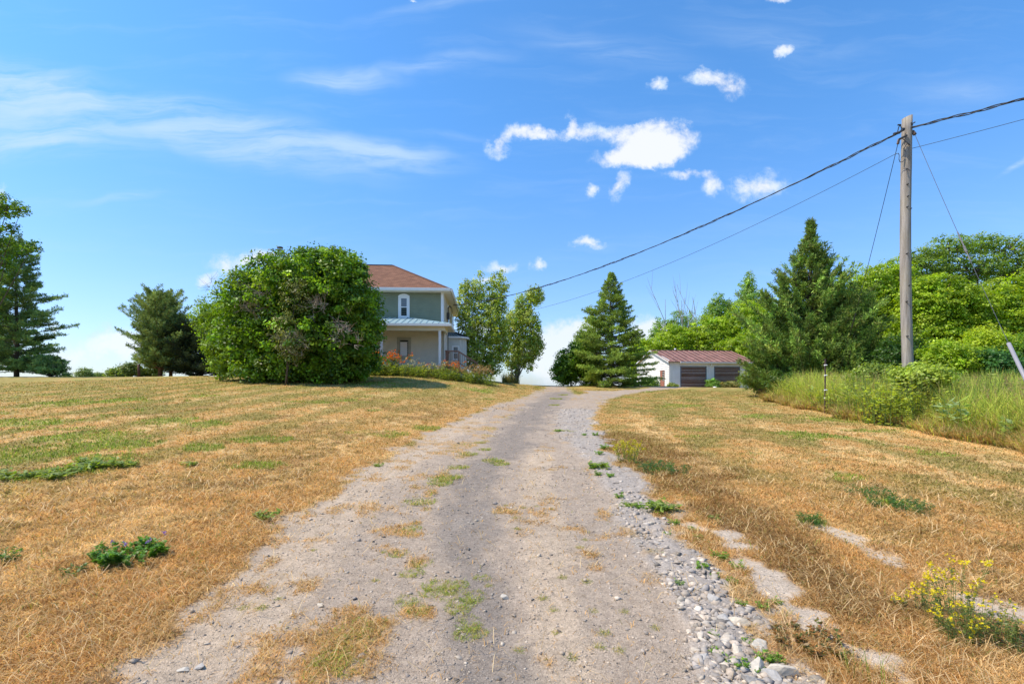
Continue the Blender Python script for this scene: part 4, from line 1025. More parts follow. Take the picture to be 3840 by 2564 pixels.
# vehicle-like pale object is not readable in the photo; the white lump beside the downspout is a stone
gx_, gy_ = at(2680, 1452); rg_s = (1.2, .8, .75)
tag(rock('rock', (2680 - CX) / F * 44.5, 44.5, .26, (.74, .74, .76), 99), 'large white boulder at the foot of the garage downspout', 'boulder')

# ------------------------------------------------------------------ utility pole, cables, guys
def polemat():
    m, t, b = material('weathered_pole'); co = N(t, 'ShaderNodeTexCoord'); mp = N(t, 'ShaderNodeMapping'); L(t, co.outputs['Object'], mp.inputs[0]); mp.inputs['Scale'].default_value = (14, 14, .7)
    n1 = NOISE(t, mp.outputs[0], 1.6, 7, .7); n2 = NOISE(t, co.outputs['Object'], .9, 3, .5)
    c = MIX(t, MR(t, n1.outputs[0], .3, .7), (.17, .145, .125, 1), (.42, .375, .34, 1)); c = MIX(t, M(t, 'MULTIPLY', MR(t, n2.outputs[0], .4, .7), .35), c, (.33, .28, .17, 1))
    L(t, c, b.inputs['Base Color']); b.inputs['Roughness'].default_value = .9; b.inputs['Specular IOR Level'].default_value = .15
    bp = N(t, 'ShaderNodeBump'); bp.inputs['Strength'].default_value = .8; bp.inputs['Distance'].default_value = .02; L(t, n1.outputs[0], bp.inputs['Height']); L(t, bp.outputs[0], b.inputs['Normal'])
    return m
PY_ = 14.0
pbx = (3413 - CX) / F * PY_; ptx = (3402 - CX) / F * PY_; pz = gz1(pbx, PY_); ztop = EYE + (HY - 440) / F * PY_
pole = empty('utility_pole', (pbx, PY_, pz)); tag(pole, 'weathered grey wooden utility pole with a split angled top in tall weeds', 'utility pole')
c = MB(); hh = ztop - pz; n_ = 26; pts_ = []; rs_ = []
for k_ in range(n_):
    u = k_ / (n_ - 1); bow = math.sin(u * math.pi) * -.09
    pts_.append(((ptx - pbx) * u + bow, 0, hh * u - .12 * (k_ == 0))); rs_.append(.138 - .012 * u + random.uniform(-.003, .003))
c.tube(pts_, rs_, 20)
c.v = [(x_, y_, z_ + (x_ - (ptx - pbx)) * .35 if z_ > hh - .03 else z_) for x_, y_, z_ in c.v]
c.build('shaft', polemat(), pole, smooth=False)
for p_ in bpy.data.meshes['shaft'].polygons: p_.use_smooth = len(p_.vertices) == 4
def PL(px, py, dy=0.0):   # local point near the pole's plane
    q = P3(px, py, PY_ + dy); return Vector((q[0] - pbx, q[1] - PY_, q[2] - pz))
rad = .14
for px, py in ((3405, 690), (3406, 735), (3404, 775), (3417, 782), (3403, 950), (3410, 1070), (3402, 1130), (3404, 1260)):
    c = MB(); q = PL(px, py, -.15); c.tube([q + Vector((0, .05, 0)), q + Vector((0, -.02, 0))], .016, 8); c.build('bolt', DARKM, pole)
c = MB(); c.tube([PL(3376, 468, -.1), PL(3370, 478, -.1), PL(3366, 495, -.1)], .012, 6); c.tube([PL(3376, 468, -.1), PL(3380, 480, -.1), PL(3385, 492, -.1)], .012, 6); c.tube([PL(3367, 469, -.12), PL(3378, 469, -.12)], .022, 8)
c.box(*sum(([PL(3378, 490, -.18)[i] - .02 * (i != 1), PL(3394, 482, -.12)[i] + .02] for i in range(3)), [])) if False else None
c.tube([PL(3382, 486, -.16), PL(3390, 486, -.16)], .045, 10); c.tube([PL(3417, 467, -.12), PL(3432, 458, -.16)], .016, 8); c.tube([PL(3415, 462, -.1), PL(3418, 472, -.1)], .04, 8); c.build('cable_bracket', DARKM, pole)
c = MB(); c.tube([PL(3352, 503, -.17), PL(3374, 497, -.17)], .036, 10); c.tube([PL(3374, 522, -.18), PL(3400, 508, -.18)], .03, 10); c.tube([PL(3329, 517, -.15), PL(3347, 510, -.15)], .016, 8); c.build('splice_sleeve', plain('sleeve', (.05, .045, .045), .6, .2), pole)
c = MB(); c.tube([PL(3371, 522, -.1), PL(3367, 540, -.1)], [.03, .035], 8); c.tube([PL(3422, 492, -.05), PL(3431, 505, -.1)], [.04, .045], 8); c.build('guy_clamp', plain('rust', (.16, .11, .09), .7, .3), pole)
c = MB(); c.tube([PL(3354, 580, -.1), PL(3362, 577, -.14), PL(3369, 575, -.16), PL(3372, 583, -.16), PL(3371, 598, -.17), PL(3375, 608, -.17), PL(3384, 608, -.18), PL(3392, 600, -.18), PL(3397, 580, -.17), PL(3397, 566, -.16), PL(3388, 564, -.15)], .009, 6)
c.tube([PL(3388, 632, -.15), PL(3402, 632, -.17), PL(3413, 640, -.15)], .008, 6); c.tube([PL(3385, 520, -.13), PL(3400, 535, -.17), PL(3414, 545, -.14), PL(3400, 540, -.16), PL(3388, 560, -.15)], .01, 6); c.build('jumper_wire', DARKM, pole)
CABLE = plain('cable_black', (.018, .019, .024), .5, .2)
def sag(p0, p1, s_, n_=90):
    p0, p1 = Vector(p0), Vector(p1); return [p0.lerp(p1, k_ / n_) - Vector((0, 0, 4 * s_ * (k_ / n_) * (1 - k_ / n_))) for k_ in range(n_ + 1)]
def twisted(name, label, p0, p1, s_, r_=.013, pitch=1.15, n_=260, amp=.02):
    path = sag(p0, p1, s_, n_); root = empty(name, path[0]); tag(root, label, 'power cable', 'cables strung from the pole'); base = path[0]
    d = (Vector(p1) - Vector(p0)); side = d.cross(Vector((0, 0, 1))).normalized(); lens = d.length
    for k_ in range(3):
        c = MB(); pts = []
        for i, p in enumerate(path):
            a_ = i / n_ * lens / pitch * 2 * math.pi + k_ * 2.094; am = amp * (1 + .6 * math.sin(i * .13)) * (1 if k_ else .35)
            pts.append(p - base + side * math.cos(a_) * am + Vector((0, 0, math.sin(a_) * am)))
        c.tube(pts, r_ if k_ else r_ * .8, 6); c.build('strand', CABLE, root, smooth=True)
A0 = P3(3385, 490, PY_ - .15)
twisted('service_cable', 'thick twisted black cable running from the pole down to the house', A0, (-4.3, 35.3, EYE + 5.95), .95)
twisted('service_cable', 'thick twisted black cable leaving the pole towards the upper right edge', P3(3418, 478, PY_ - .15), (27.0, -7.5, EYE + 9.9), 1.5)
def wire(name, label, p0, p1, s_, r_=.007, n_=120, col=CABLE, group='thin wires strung from the pole', cat='wire'):
    path = sag(p0, p1, s_, n_); c = MB(); c.tube([p - path[0] for p in path], r_, 6); o = c.build(name, col, None, smooth=True); o.location = path[0]; tag(o, label, cat, group); return o
wire('telephone_wire', 'thin wire sloping from the pole down behind the poplars to the house', P3(3354, 580, PY_ - .1), (-4.3, 36, EYE + 5.0), 1.25, .0065)
wire('telephone_wire', 'thin wire leaving the pole low to the right edge', P3(3416, 558, PY_), (27.0, -7.5, EYE + 8.6), 1.0, .0065)
ax, ay = 14.5, 22.0
wire('guy_wire', 'left guy wire dropping from the pole into the evergreens', P3(3367, 540, PY_ - .1), (ax, ay, gz1(ax, ay)), .25, .008, group=None, cat='guy wire')
wire('guy_wire', 'slack right guy wire ending in a grey plastic guard', P3(3431, 505, PY_ - .1), (10.75, 9.5, gz1(10.75, 9.5)), 0.12, .006, col=plain('guy_steel', (.05, .055, .07), .5, .1), group=None, cat='guy wire')
def along(p0, p1, t_): return Vector(p0).lerp(Vector(p1), t_)
g0, g1 = Vector(P3(3431, 505, PY_ - .1)), Vector((10.75, 9.5, gz1(10.75, 9.5)))
c = MB(); pa = sag(g0, g1, .12, 100); c.tube([pa[73] - pa[73], pa[98] - pa[73]], .037, 12); o = c.build('guy_guard', plain('grey_plastic', (.27, .26, .28), .45, .05), None, smooth=True); o.location = pa[73]; tag(o, 'pale grey plastic guard sleeve low on the right guy wire', 'guy guard')
c = MB(); q0 = pa[38]; c.tube([Vector((0, 0, 0)), pa[43] - q0, pa[43] - q0, pa[45] - q0, pa[45] - q0, pa[48] - q0], [.014, .014, .026, .026, .013, .013], 8); o = c.build('strain_insulator', plain('insulator_grey', (.14, .13, .13), .5, .4, 20), None); o.location = q0; tag(o, 'grey strain insulator partway down the right guy wire', 'insulator')
pb = sag(P3(3367, 540, PY_ - .1), (ax, ay, gz1(ax, ay)), .25, 100); c = MB(); q0 = pb[52]; c.tube([Vector((0, 0, 0)), pb[58] - q0], .022, 8); o = c.build('strain_insulator', DARKM, None); o.location = q0; tag(o, 'dark strain insulator on the left guy wire above the evergreens', 'insulator')
# electric fence post in the weeds
fx, fy = (3093 - CX) / F * 17, 17.0; fz = gz1(fx, fy)
fp = empty('fence_post', (fx, fy, fz)); tag(fp, 'thin dark steel fence post with white clip insulators in the weeds', 'fence post')
c = MB(); hp = EYE + (HY - 1346) / F * 17 - fz; c.bar((0, 0, -.1), (.02, 0, hp), .035, .03); c.build('post', plain('rusty_steel', (.10, .06, .05), .7, .3), fp)
for k_, py in enumerate((1369, 1407, 1462, 1492)):
    z_ = EYE + (HY - py) / F * 17 - fz; c = MB(); c.box(-.04, .04, -.045, -.015, z_ - .02, z_ + .02); c.tube([(-.03, -.05, z_), (.05, -.05, z_)], .016, 8); c.build('insulator', WHITE, fp)
# old post at the left tree line
X_, Y_ = (520 - CX) / F * 39, 39; c = MB(); zb = gz1(X_, Y_); ht = EYE + (HY - 1366) / F * 39 - zb
c.tube([(0, 0, -.1), (.01, 0, ht * .5), (0, 0, ht)], [.10, .09, .085], 10); o = c.build('wooden_post', plain('red_wood', (.09, .04, .03), .9, .3), None, smooth=True); o.location = (X_, Y_, zb); tag(o, 'short dark wooden post in front of the shrubs at the left tree line', 'post')
# ------------------------------------------------------------------ trees and shrubs
# big lilac in front of the house
broadleaf('lilac_bush', 'huge rounded dark green lilac bush in front of the farmhouse', 'bush', ((1150 - CX) / F * 24.5, 24.5),
    [EL(1110, 1110, 215, 165, 24.5, 2.6), EL(1240, 1090, 160, 150, 24.5, 2.4), EL(1210, 1290, 215, 165, 24.0, 2.5), EL(960, 1130, 120, 110, 24.8, 2.0), EL(1010, 1300, 140, 130, 24.2, 2.1),
     EL(1330, 1180, 95, 130, 24.4, 1.9), EL(1180, 1010, 100, 75, 24.8, 1.6), EL(1280, 1010, 80, 70, 24.6, 1.4), EL(1340, 1340, 70, 80, 24.2, 1.3), EL(1060, 1380, 170, 50, 23.9, 1.8), EL(900, 1250, 70, 120, 24.6, 1.5), EL(1230, 1400, 150, 35, 23.7, 1.6)],
    LILAC, nclump=1750, nleaf=38, leaf=.15, cr=.42, trunk=.10, fill=.45, stems=5, up=.5, limb=.03, sd=.36)
broadleaf('lilac_bush', 'lighter yellow green shrub growing at the left flank of the big lilac', 'bush', ((830 - CX) / F * 25.5, 25.5),
    [EL(800, 1200, 62, 80, 25.5, 1.2), EL(850, 1270, 75, 90, 25.3, 1.3), EL(880, 1180, 60, 70, 25.6, 1.2), EL(860, 1370, 60, 50, 25.2, 1.1)],
    [(.20, .32, .02), (.26, .38, .03), (.15, .26, .02)], nclump=520, nleaf=30, leaf=.10, cr=.32, trunk=.05, fill=.3, stems=3, limb=.02)
# dead twig patches on the lilac
def twigs(name, label, px, py, rx, ry, Y, n=60, ln=.5, seed=0, group=None):
    rg = random.Random(seed); O = Vector(P3(px, py, Y)); mb = MB()
    for i in range(n):
        p = Vector((rg.gauss(0, .45) * rx / F * Y, rg.uniform(-.25, .15), rg.gauss(0, .45) * ry / F * Y)); d = Vector((rg.uniform(-1, 1), rg.uniform(-1.2, -.2), rg.uniform(-.6, 1))).normalized()
        for b_ in range(3):
            q = p; dd = (d + Vector((rg.uniform(-.6, .6), rg.uniform(-.4, .4), rg.uniform(-.6, .6)))).normalized(); pts = [q]
            for s_ in range(3):
                dd = (dd + Vector((rg.uniform(-.4, .4), rg.uniform(-.3, .3), rg.uniform(-.4, .5)))).normalized(); q = q + dd * ln * rg.uniform(.25, .45); pts.append(q)
            mb.tube(pts, [.009, .007, .005, .003], 3, cap=False)
    o = mb.build(name, TWIG, None); o.location = O; tag(o, label, 'dead branches', group); return o
twigs('dead_branches', 'brown dead twigs high on the left side of the lilac', 965, 1130, 90, 70, 22.7, 110, .3, 1, 'dead twig patches on the lilac')
twigs('dead_branches', 'grey dead twig tangle low in the middle of the lilac', 1100, 1290, 60, 50, 21.8, 90, .3, 2, 'dead twig patches on the lilac')
twigs('dead_branches', 'bare pale twigs low on the right side of the lilac', 1300, 1250, 55, 60, 22.0, 26, .45, 3, 'dead twig patches on the lilac')
twigs('dead_branches', 'dark dead twigs in the upper middle of the lilac', 1195, 1140, 40, 45, 22.2, 26, .45, 4, 'dead twig patches on the lilac')
twigs('dead_branches', 'fine bare twigs sticking out of the upper left of the lilac', 805, 1080, 26, 28, 25, 8, .5, 5, 'dead twig patches on the lilac')
broadleaf('shrub', 'olive yellow shoots hanging over the middle of the lilac', 'shrub', ((1095 - CX) / F * 22.2, 22.2),
    [EL(1110, 1110, 62, 70, 22.3, .5), EL(1080, 1230, 62, 55, 22.0, .5), EL(1100, 1300, 55, 60, 21.9, .4)], OLIVEL, nclump=190, nleaf=26, leaf=.085, cr=.26, trunk=.03, fill=0, limb=.012, stems=2)
# poplars right of the house
PB = plain('poplar_bark', (.22, .20, .16), .9, .3, 8)
def poplar(label, base, Y, spires, pal=POPLAR, n=500, leaf=.16, group='poplars', trunk=.11, cr=.33, nleaf=18, gap=0):
    ells = [EL(px, py, rx, ry, Y + random.uniform(-.6, .6), None) for px, py, rx, ry in spires]
    return broadleaf('poplar_tree', label, 'tree', ((base - CX) / F * Y, Y), ells, pal, nclump=n, nleaf=nleaf, leaf=leaf, cr=cr, trunk=trunk, fill=.0, stems=3, up=.2, bark=PB, group=group, rlo=.25, limb=.022, flat=.95, gap=gap)
poplar('tall double crowned poplar close to the right of the house', 1800, 39, [(1745, 1120, 30, 75), (1800, 1110, 34, 90), (1868, 1090, 38, 85), (1760, 1230, 50, 85), (1850, 1200, 60, 95), (1790, 1320, 60, 80), (1870, 1300, 45, 70), (1840, 1370, 40, 45)], n=1300)
poplar('smaller poplar at the far right of the house with a side leaning branch', 1925, 41, [(1960, 1160, 32, 60), (2005, 1110, 34, 36), (1930, 1230, 42, 80), (1990, 1230, 36, 75), (1975, 1320, 42, 70), (1925, 1350, 32, 60), (2020, 1300, 22, 45)], n=950)
# spruce
conifer('spruce_tree', 'dense conical spruce between the drive and the garage', ((2292 - CX) / F * 40, 40), (1436 - 1028) / F * 40 + .25 + .1,
    lambda t, a: 4.1 * (1 - t) ** .85 * (.8 + .2 * math.sin(a * 3 + t * 9)) * (min(1, .72 + t * 3)), nbr=350, elev=lambda t: -.22 + .75 * t, curve=.10, twig=.9, tl=.17, tw=.045, nneed=9, pal=SPRUCE, upb=-.05, t0=.02, trunk=.15, ntw=12, side=.40, sdr=.32)
broadleaf('round_shrub', 'rounded leafy shrub at the crest left of the spruce', 'shrub', ((2130 - CX) / F * 42, 42),
    [EL(2140, 1370, 65, 70, 42, 1.5), EL(2190, 1310, 55, 60, 42.3, 1.4), EL(2110, 1400, 42, 45, 41.8, 1.2), EL(2210, 1390, 60, 55, 42, 1.3)], MAPLE, nclump=560, nleaf=26, leaf=.15, cr=.36, trunk=.06, fill=.35, stems=3, limb=.025)
poplar('thin poplar top showing behind the left of the spruce', 2225, 45, [(2218, 1180, 26, 38), (2215, 1240, 36, 50), (2250, 1230, 30, 50), (2230, 1320, 40, 70)], n=230)
# pines on the left
conifer('pine_tree', 'tall layered blue green pine at the left edge of the lawn', ((62 - CX) / F * 38, 38), (1412 - 905) / F * 38 + .1,
    lambda t, a: (3.1 * (1 - t) ** .55 * (.72 + .38 * math.sin(a * 2.3 + t * 17)) + .2) * (1 if t > .1 else .8), nbr=230, elev=lambda t: -.10 + .5 * t, curve=.14, twig=.62, tl=.21, tw=.045, nneed=13, pal=BLUEPINE, upb=.3, t0=.04, trunk=.17, ntw=12, side=.34, sdr=.3)
conifer('pine_tree', 'half cut off blue green pine beside the left frame edge', ((-40 - CX) / F * 40, 40), (1412 - 990) / F * 40,
    lambda t, a: (3.0 * (1 - t) ** .6 * (.75 + .35 * math.sin(a * 2 + t * 14)) + .2), nbr=170, elev=lambda t: .0 + .5 * t, curve=.14, twig=.6, tl=.22, tw=.05, nneed=12, pal=BLUEPINE, upb=.3, trunk=.16, ntw=10, side=.34, sdr=.3)
conifer('pine_tree', 'small low pine at the foot of the tall left pine', ((185 - CX) / F * 37, 37), (1412 - 1352) / F * 37 + .1,
    lambda t, a: 1.15 * (1 - t) ** .5 + .1, nbr=60, elev=lambda t: .1 + .5 * t, curve=.1, twig=.7, tl=.18, tw=.045, nneed=12, pal=BLUEPINE, upb=.3, trunk=.06, ntw=7, side=.5)
conifer('pine_tree', 'olive green pine with bare reddish trunk left of the lilac', ((600 - CX) / F * 41, 41), (1410 - 1118) / F * 41 + .15,
    lambda t, a: 2.75 * (math.sin(min(1, (t + .14) * .88) * math.pi) ** .5) * (.75 + .3 * math.sin(a * 2.1 + t * 15)) + .15, nbr=190, elev=lambda t: .02 + .75 * t, curve=.16, twig=.55, tl=.21, tw=.045, nneed=13, pal=PINE, upb=.35, t0=.10, trunk=.16, bark=BARKR, ntw=9, side=.34, sdr=.25)
conifer('pine_tree', 'darker pine standing just right of the reddish trunked pine', ((640 - CX) / F * 43, 43), (1410 - 1160) / F * 43 + .15,
    lambda t, a: 2.5 * (math.sin(min(1, (t + .2) * .95) * math.pi) ** .55) + .15, nbr=150, elev=lambda t: .05 + .7 * t, curve=.15, twig=.55, tl=.22, tw=.05, nneed=12, pal=PINE, upb=.3, t0=.06, trunk=.15, bark=BARKR, ntw=9, side=.34)
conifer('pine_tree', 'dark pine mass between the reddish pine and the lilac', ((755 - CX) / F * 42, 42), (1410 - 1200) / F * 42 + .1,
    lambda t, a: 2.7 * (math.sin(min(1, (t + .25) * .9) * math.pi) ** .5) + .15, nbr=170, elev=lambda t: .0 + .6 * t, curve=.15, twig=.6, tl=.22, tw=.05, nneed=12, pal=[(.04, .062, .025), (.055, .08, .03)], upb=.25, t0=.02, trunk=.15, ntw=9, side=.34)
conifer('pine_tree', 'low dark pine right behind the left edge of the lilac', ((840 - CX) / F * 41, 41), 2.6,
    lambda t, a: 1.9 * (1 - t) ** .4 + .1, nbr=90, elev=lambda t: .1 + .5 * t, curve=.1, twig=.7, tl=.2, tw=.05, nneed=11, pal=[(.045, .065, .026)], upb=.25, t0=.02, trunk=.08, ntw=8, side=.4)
for (px, py, rx, Y, lb) in ((318, 1397, 28, 52, 'small round tree beyond the crest between the left pines'), (372, 1404, 11, 55, 'tiny tree tuft beyond the crest between the left pines'), (440, 1395, 36, 46, 'low leafy shrub left of the short wooden post'), (545, 1392, 60, 43, 'low olive shrub under the reddish trunked pine'), (490, 1378, 32, 42, 'pine sapling branch mass above the short wooden post'), (252, 1410, 9, 50, 'smallest shrub tip beyond the lawn crest at the left')):
    broadleaf('shrub', lb, 'shrub', ((px - CX) / F * Y, Y), [EL(px, py + 6, rx, 20 if rx > 20 else 9, Y), EL(px + rx * .4, py + 12, rx * .6, 14 if rx > 20 else 7, Y)], [(.16, .24, .06), (.22, .29, .08)], nclump=90, nleaf=26, leaf=.15, cr=.4, trunk=.05, fill=.2, limb=.02, group='low shrubs along the left tree line')
# leafy tree at the far left edge
broadleaf('cottonwood_tree', 'broad leaved cottonwood reaching in from the left edge above the pine', 'tree', ((-110 - CX) / F * 34, 34),
    [EL(30, 790, 48, 34, 34, .8), EL(85, 785, 36, 22, 34, .6), EL(20, 860, 46, 34, 34, .8), EL(-20, 770, 80, 50, 34.5, 1), EL(125, 935, 34, 42, 34, .7), EL(40, 935, 60, 42, 34.3, .8), EL(-40, 960, 90, 90, 34.5, 1.5), EL(-150, 800, 100, 160, 34.5, 2.2), EL(-130, 1100, 100, 180, 34.5, 2.2), EL(10, 740, 20, 16, 34, .5)],
    MAPLE, nclump=560, nleaf=24, leaf=.15, cr=.32, trunk=.09, fill=.08, stems=1, up=.25, rlo=.4, limb=.03, flat=.8)
# behind the garage: lime green row, poplars, dead stems
LG = [((1.0), 2470, 1300, 75), (1, 2600, 1275, 85), (1, 2740, 1250, 95), (1, 2860, 1200, 100)]
LBL = ['lime green tree behind the left end of the garage roof', 'lime green tree behind the middle of the garage roof', 'lime green tree overhanging the right part of the garage roof', 'lime green tree behind the cedar and garage']
for i, (px, py, rx, ry, Y) in enumerate([(2440, 1340, 100, 80, 60), (2560, 1300, 105, 90, 60), (2700, 1270, 110, 100, 59), (2850, 1240, 130, 130, 58)]):
    broadleaf('box_elder_tree', LBL[i], 'tree', ((px - CX) / F * Y, Y), [EL(px - rx * .4, py - 10, rx * .62, ry * .8, Y, 2.2), EL(px + rx * .4, py, rx * .62, ry * .8, Y + .5, 2.2), EL(px, py + ry * .6, rx, ry * .9, Y + .3, 2.6), EL(px - rx * .1, py - ry * .35, rx * .5, ry * .5, Y, 1.8)], LIME,
              nclump=620, nleaf=30, leaf=.19, cr=.55, trunk=.14, fill=.3, stems=2, limb=.04, group='lime green trees behind the garage', flat=.5)
broadleaf('box_elder_tree', 'lime green branch mass resting over the garage roof edge', 'tree', ((2830 - CX) / F * 52, 54), [EL(2790, 1310, 70, 45, 52, 1.6), EL(2740, 1300, 60, 30, 53, 1.4), EL(2850, 1290, 80, 70, 53, 2)], LIME, nclump=380, nleaf=28, leaf=.17, cr=.45, trunk=.1, fill=.3, group='lime green trees behind the garage', flat=.5)
DKP = [(.17, .31, .04), (.23, .37, .06), (.30, .42, .09)]
poplar('short poplar with a pointed top behind the left of the garage', 2480, 64, [(2470, 1230, 22, 40), (2450, 1260, 20, 30), (2500, 1240, 30, 45)], DKP, n=150, leaf=.2, cr=.42, group='poplars behind the garage')
poplar('poplar clump with bare stems behind the garage ridge', 2560, 64, [(2545, 1210, 30, 55), (2520, 1240, 30, 50), (2580, 1220, 28, 50), (2610, 1240, 26, 45)], DKP, n=260, leaf=.2, cr=.42, group='poplars behind the garage')
poplar('broad poplar between the dead stems and the tallest poplar', 2690, 63, [(2700, 1150, 40, 55), (2670, 1200, 42, 60), (2720, 1190, 36, 70), (2650, 1240, 36, 45)], DKP, n=420, leaf=.2, cr=.42, group='poplars behind the garage', nleaf=24)
poplar('tallest poplar behind the garage with a narrow spire', 2800, 62, [(2812, 1050, 18, 40), (2800, 1110, 38, 60), (2825, 1140, 40, 60), (2780, 1170, 40, 60), (2860, 1150, 34, 60)], DKP, n=460, leaf=.2, cr=.42, group='poplars behind the garage', nleaf=24)
def deadtree(label, px, pyb, pyt, Y, seed):
    rg = random.Random(seed); X = (px - CX) / F * Y; zb = gz1(X, Y); mb = MB(); H = EYE + (HY - pyt) / F * Y - zb
    def br(p, d, ln, r_, dep):
        pts = [p]; 
        for s_ in range(4): d = (d + Vector((rg.uniform(-.12, .12), rg.uniform(-.1, .1), .06))).normalized(); p = p + d * ln / 4; pts.append(p)
        mb.tube(pts, [r_, r_ * .8, r_ * .6, r_ * .45, r_ * .25], 5, cap=False)
        if dep:
            for k_ in range(3): br(pts[1 + k_], (d + Vector((rg.choice([-1, 1]) * rg.uniform(.3, .6), rg.uniform(-.3, .3), .2))).normalized(), ln * rg.uniform(.35, .55), r_ * .5, dep - 1)
    br(Vector((0, 0, 0)), Vector((0, 0, 1)), H * .98, .09, 2)
    o = mb.build('dead_tree', plain('grey_bark', (.30, .27, .24), .9, .2), None); o.location = (X, Y, zb); tag(o, label, 'dead tree', 'bare dead stems behind the garage')
deadtree('leftmost bare dead stem behind the garage', 2508, 1400, 1112, 61, 1); deadtree('bare dead stem in the middle of the poplar clump', 2548, 1400, 1108, 61, 2); deadtree('bare dead stem left of the broad poplar', 2630, 1400, 1108, 61, 3); deadtree('short bare dead stem at the right of the poplar clump', 2575, 1400, 1122, 61.5, 4)
# cedar group
conifer('cedar_tree', 'big dark cedar with feathery spires left of the utility pole', ((3040 - CX) / F * 25, 25), (HY - 838) / F * 25 + .62,
    lambda t, a: 3.8 * (1 - t) ** 1.2 * (.78 + .26 * math.sin(a * 2 + 1.1 + t * 5)) * min(1, .75 + t * 2) + .08, nbr=400, elev=lambda t: .32 + .5 * t, curve=.25, twig=.9, tl=.19, tw=.038, nneed=9, pal=CEDAR, upb=.25, t0=.02, trunk=.14, ntw=15, side=.24, sdr=.6, spread=.6, sdc=.32,
    leaders=[((0, 0), (0, 0), (HY - 838) / F * 25 + .62, 1.0), ((.3, .1), (.75, .3), 7.6, .42), ((-.4, .2), (-1.4, .2), 6.2, .35), ((.6, -.2), (1.6, -.1), 6.4, .45), ((0, 0), (2.3, .1), 5.9, .26), ((0, 0), (-2.4, .1), 5.5, .26), ((0, 0), (1.15, .3), 7.3, .24), ((0, 0), (-.95, -.1), 7.2, .22), ((0, 0), (-1.7, -.3), 6.3, .22)])
conifer('cedar_tree', 'bushy lower cedar joined to the right flank of the big cedar', ((3190 - CX) / F * 24, 24.5), 5.0,
    lambda t, a: 2.5 * (1 - t) ** .5 * (.7 + .35 * math.sin(a * 2.4 + t * 8)) + .15, nbr=300, elev=lambda t: .3 + .5 * t, curve=.2, twig=.9, tl=.18, tw=.03, nneed=11, pal=CEDAR, upb=.2, t0=.02, trunk=.12, ntw=12, side=.26, sdr=.45)
conifer('cedar_tree', 'short round cedar at the left foot of the big cedar', ((2925 - CX) / F * 25.5, 25.5), 3.7,
    lambda t, a: 1.9 * (1 - t) ** .45 * (.75 + .3 * math.sin(a * 2.4 + t * 8)) + .15, nbr=230, elev=lambda t: .2 + .5 * t, curve=.2, twig=.9, tl=.17, tw=.03, nneed=11, pal=CEDAR + [(.10, .17, .02)], upb=.2, t0=.02, trunk=.1, ntw=12, side=.45)
# right-hand mass of yellow green trees
RM = [('yellow green tree rising behind the left side of the utility pole', 3300, 30, [(3290, 1080, 110, 90, 0), (3230, 1150, 90, 90, 0), (3360, 1060, 90, 90, .5), (3300, 1220, 150, 120, 0), (3250, 1330, 130, 90, -.5)], LIME, 1500),
      ('tall spreading tree with dark limbs at the right of the pole', 3620, 31, [(3560, 930, 95, 45, 0), (3680, 915, 90, 36, .5), (3780, 925, 85, 36, .3), (3480, 990, 85, 45, 0), (3640, 1000, 120, 50, 0), (3780, 1010, 110, 50, .5), (3850, 960, 80, 60, .5), (3430, 960, 50, 30, 0)], [(.21, .32, .04), (.27, .37, .06), (.15, .25, .03)], 1050),
      ('lime green tree in the middle of the right thicket', 3560, 27, [(3500, 1120, 130, 90, 0), (3600, 1160, 130, 90, 0), (3480, 1240, 130, 100, 0), (3620, 1260, 140, 90, 0)], LIME, 1500),
      ('lime green tree filling the right edge of the photo', 3800, 27, [(3770, 1120, 120, 80, .3), (3850, 1200, 130, 100, 0), (3740, 1230, 100, 80, 0), (3880, 1080, 90, 70, 0), (3980, 1150, 110, 160, 0)], LIME, 1300)]
for lb, bx_, Y, es, pal, n_ in RM:
    broadleaf('box_elder_tree', lb, 'tree', ((bx_ - CX) / F * Y, Y), [EL(px, py, rx, ry, Y + dy, rx / F * Y * .75) for px, py, rx, ry, dy in es], pal, nclump=n_, nleaf=30 if pal is LIME else 20, leaf=.12, cr=.34, trunk=.17, fill=.25 if pal is LIME else .03, stems=2, limb=.035, group='yellow green trees of the right thicket', flat=.45, rlo=.6, gap=.36, up=.6)
for lb, px, py, rx, ry, Y, pal in [('lime shrub just right of the pole base above the tall grass', 3560, 1330, 90, 60, 19, LIME), ('bright yellow green shrub below the slack guy wire', 3720, 1290, 90, 70, 20, [(.42, .50, .03), (.32, .44, .02)]), ('dark green sumac shrub near the guy guard', 3730, 1360, 80, 55, 18.5, [(.06, .16, .035), (.08, .2, .04)]),
                              ('leafy shrub at the right edge beside the guy guard', 3850, 1340, 80, 80, 19, MAPLE), ('pale green vine mass climbing the foot of the utility pole', 3450, 1400, 44, 24, 13.4, [(.38, .46, .07), (.30, .40, .06)]), ('olive shrub left of the foot of the pole', 3300, 1420, 100, 60, 17.5, [(.24, .31, .05), (.18, .26, .04)]),
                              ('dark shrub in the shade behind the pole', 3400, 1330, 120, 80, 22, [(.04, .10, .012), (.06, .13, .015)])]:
    broadleaf('shrub', lb, 'shrub', ((px - CX) / F * Y, Y), [EL(px - rx * .3, py, rx * .7, ry, Y, .8), EL(px + rx * .4, py + 10, rx * .6, ry * .8, Y, .8), EL(px, py + ry * .7, rx, ry * .8, Y, .9)], pal, nclump=330, nleaf=26, leaf=.085, cr=.24, trunk=.04, fill=.25, stems=3, limb=.014, group='shrubs at the edge of the right thicket')
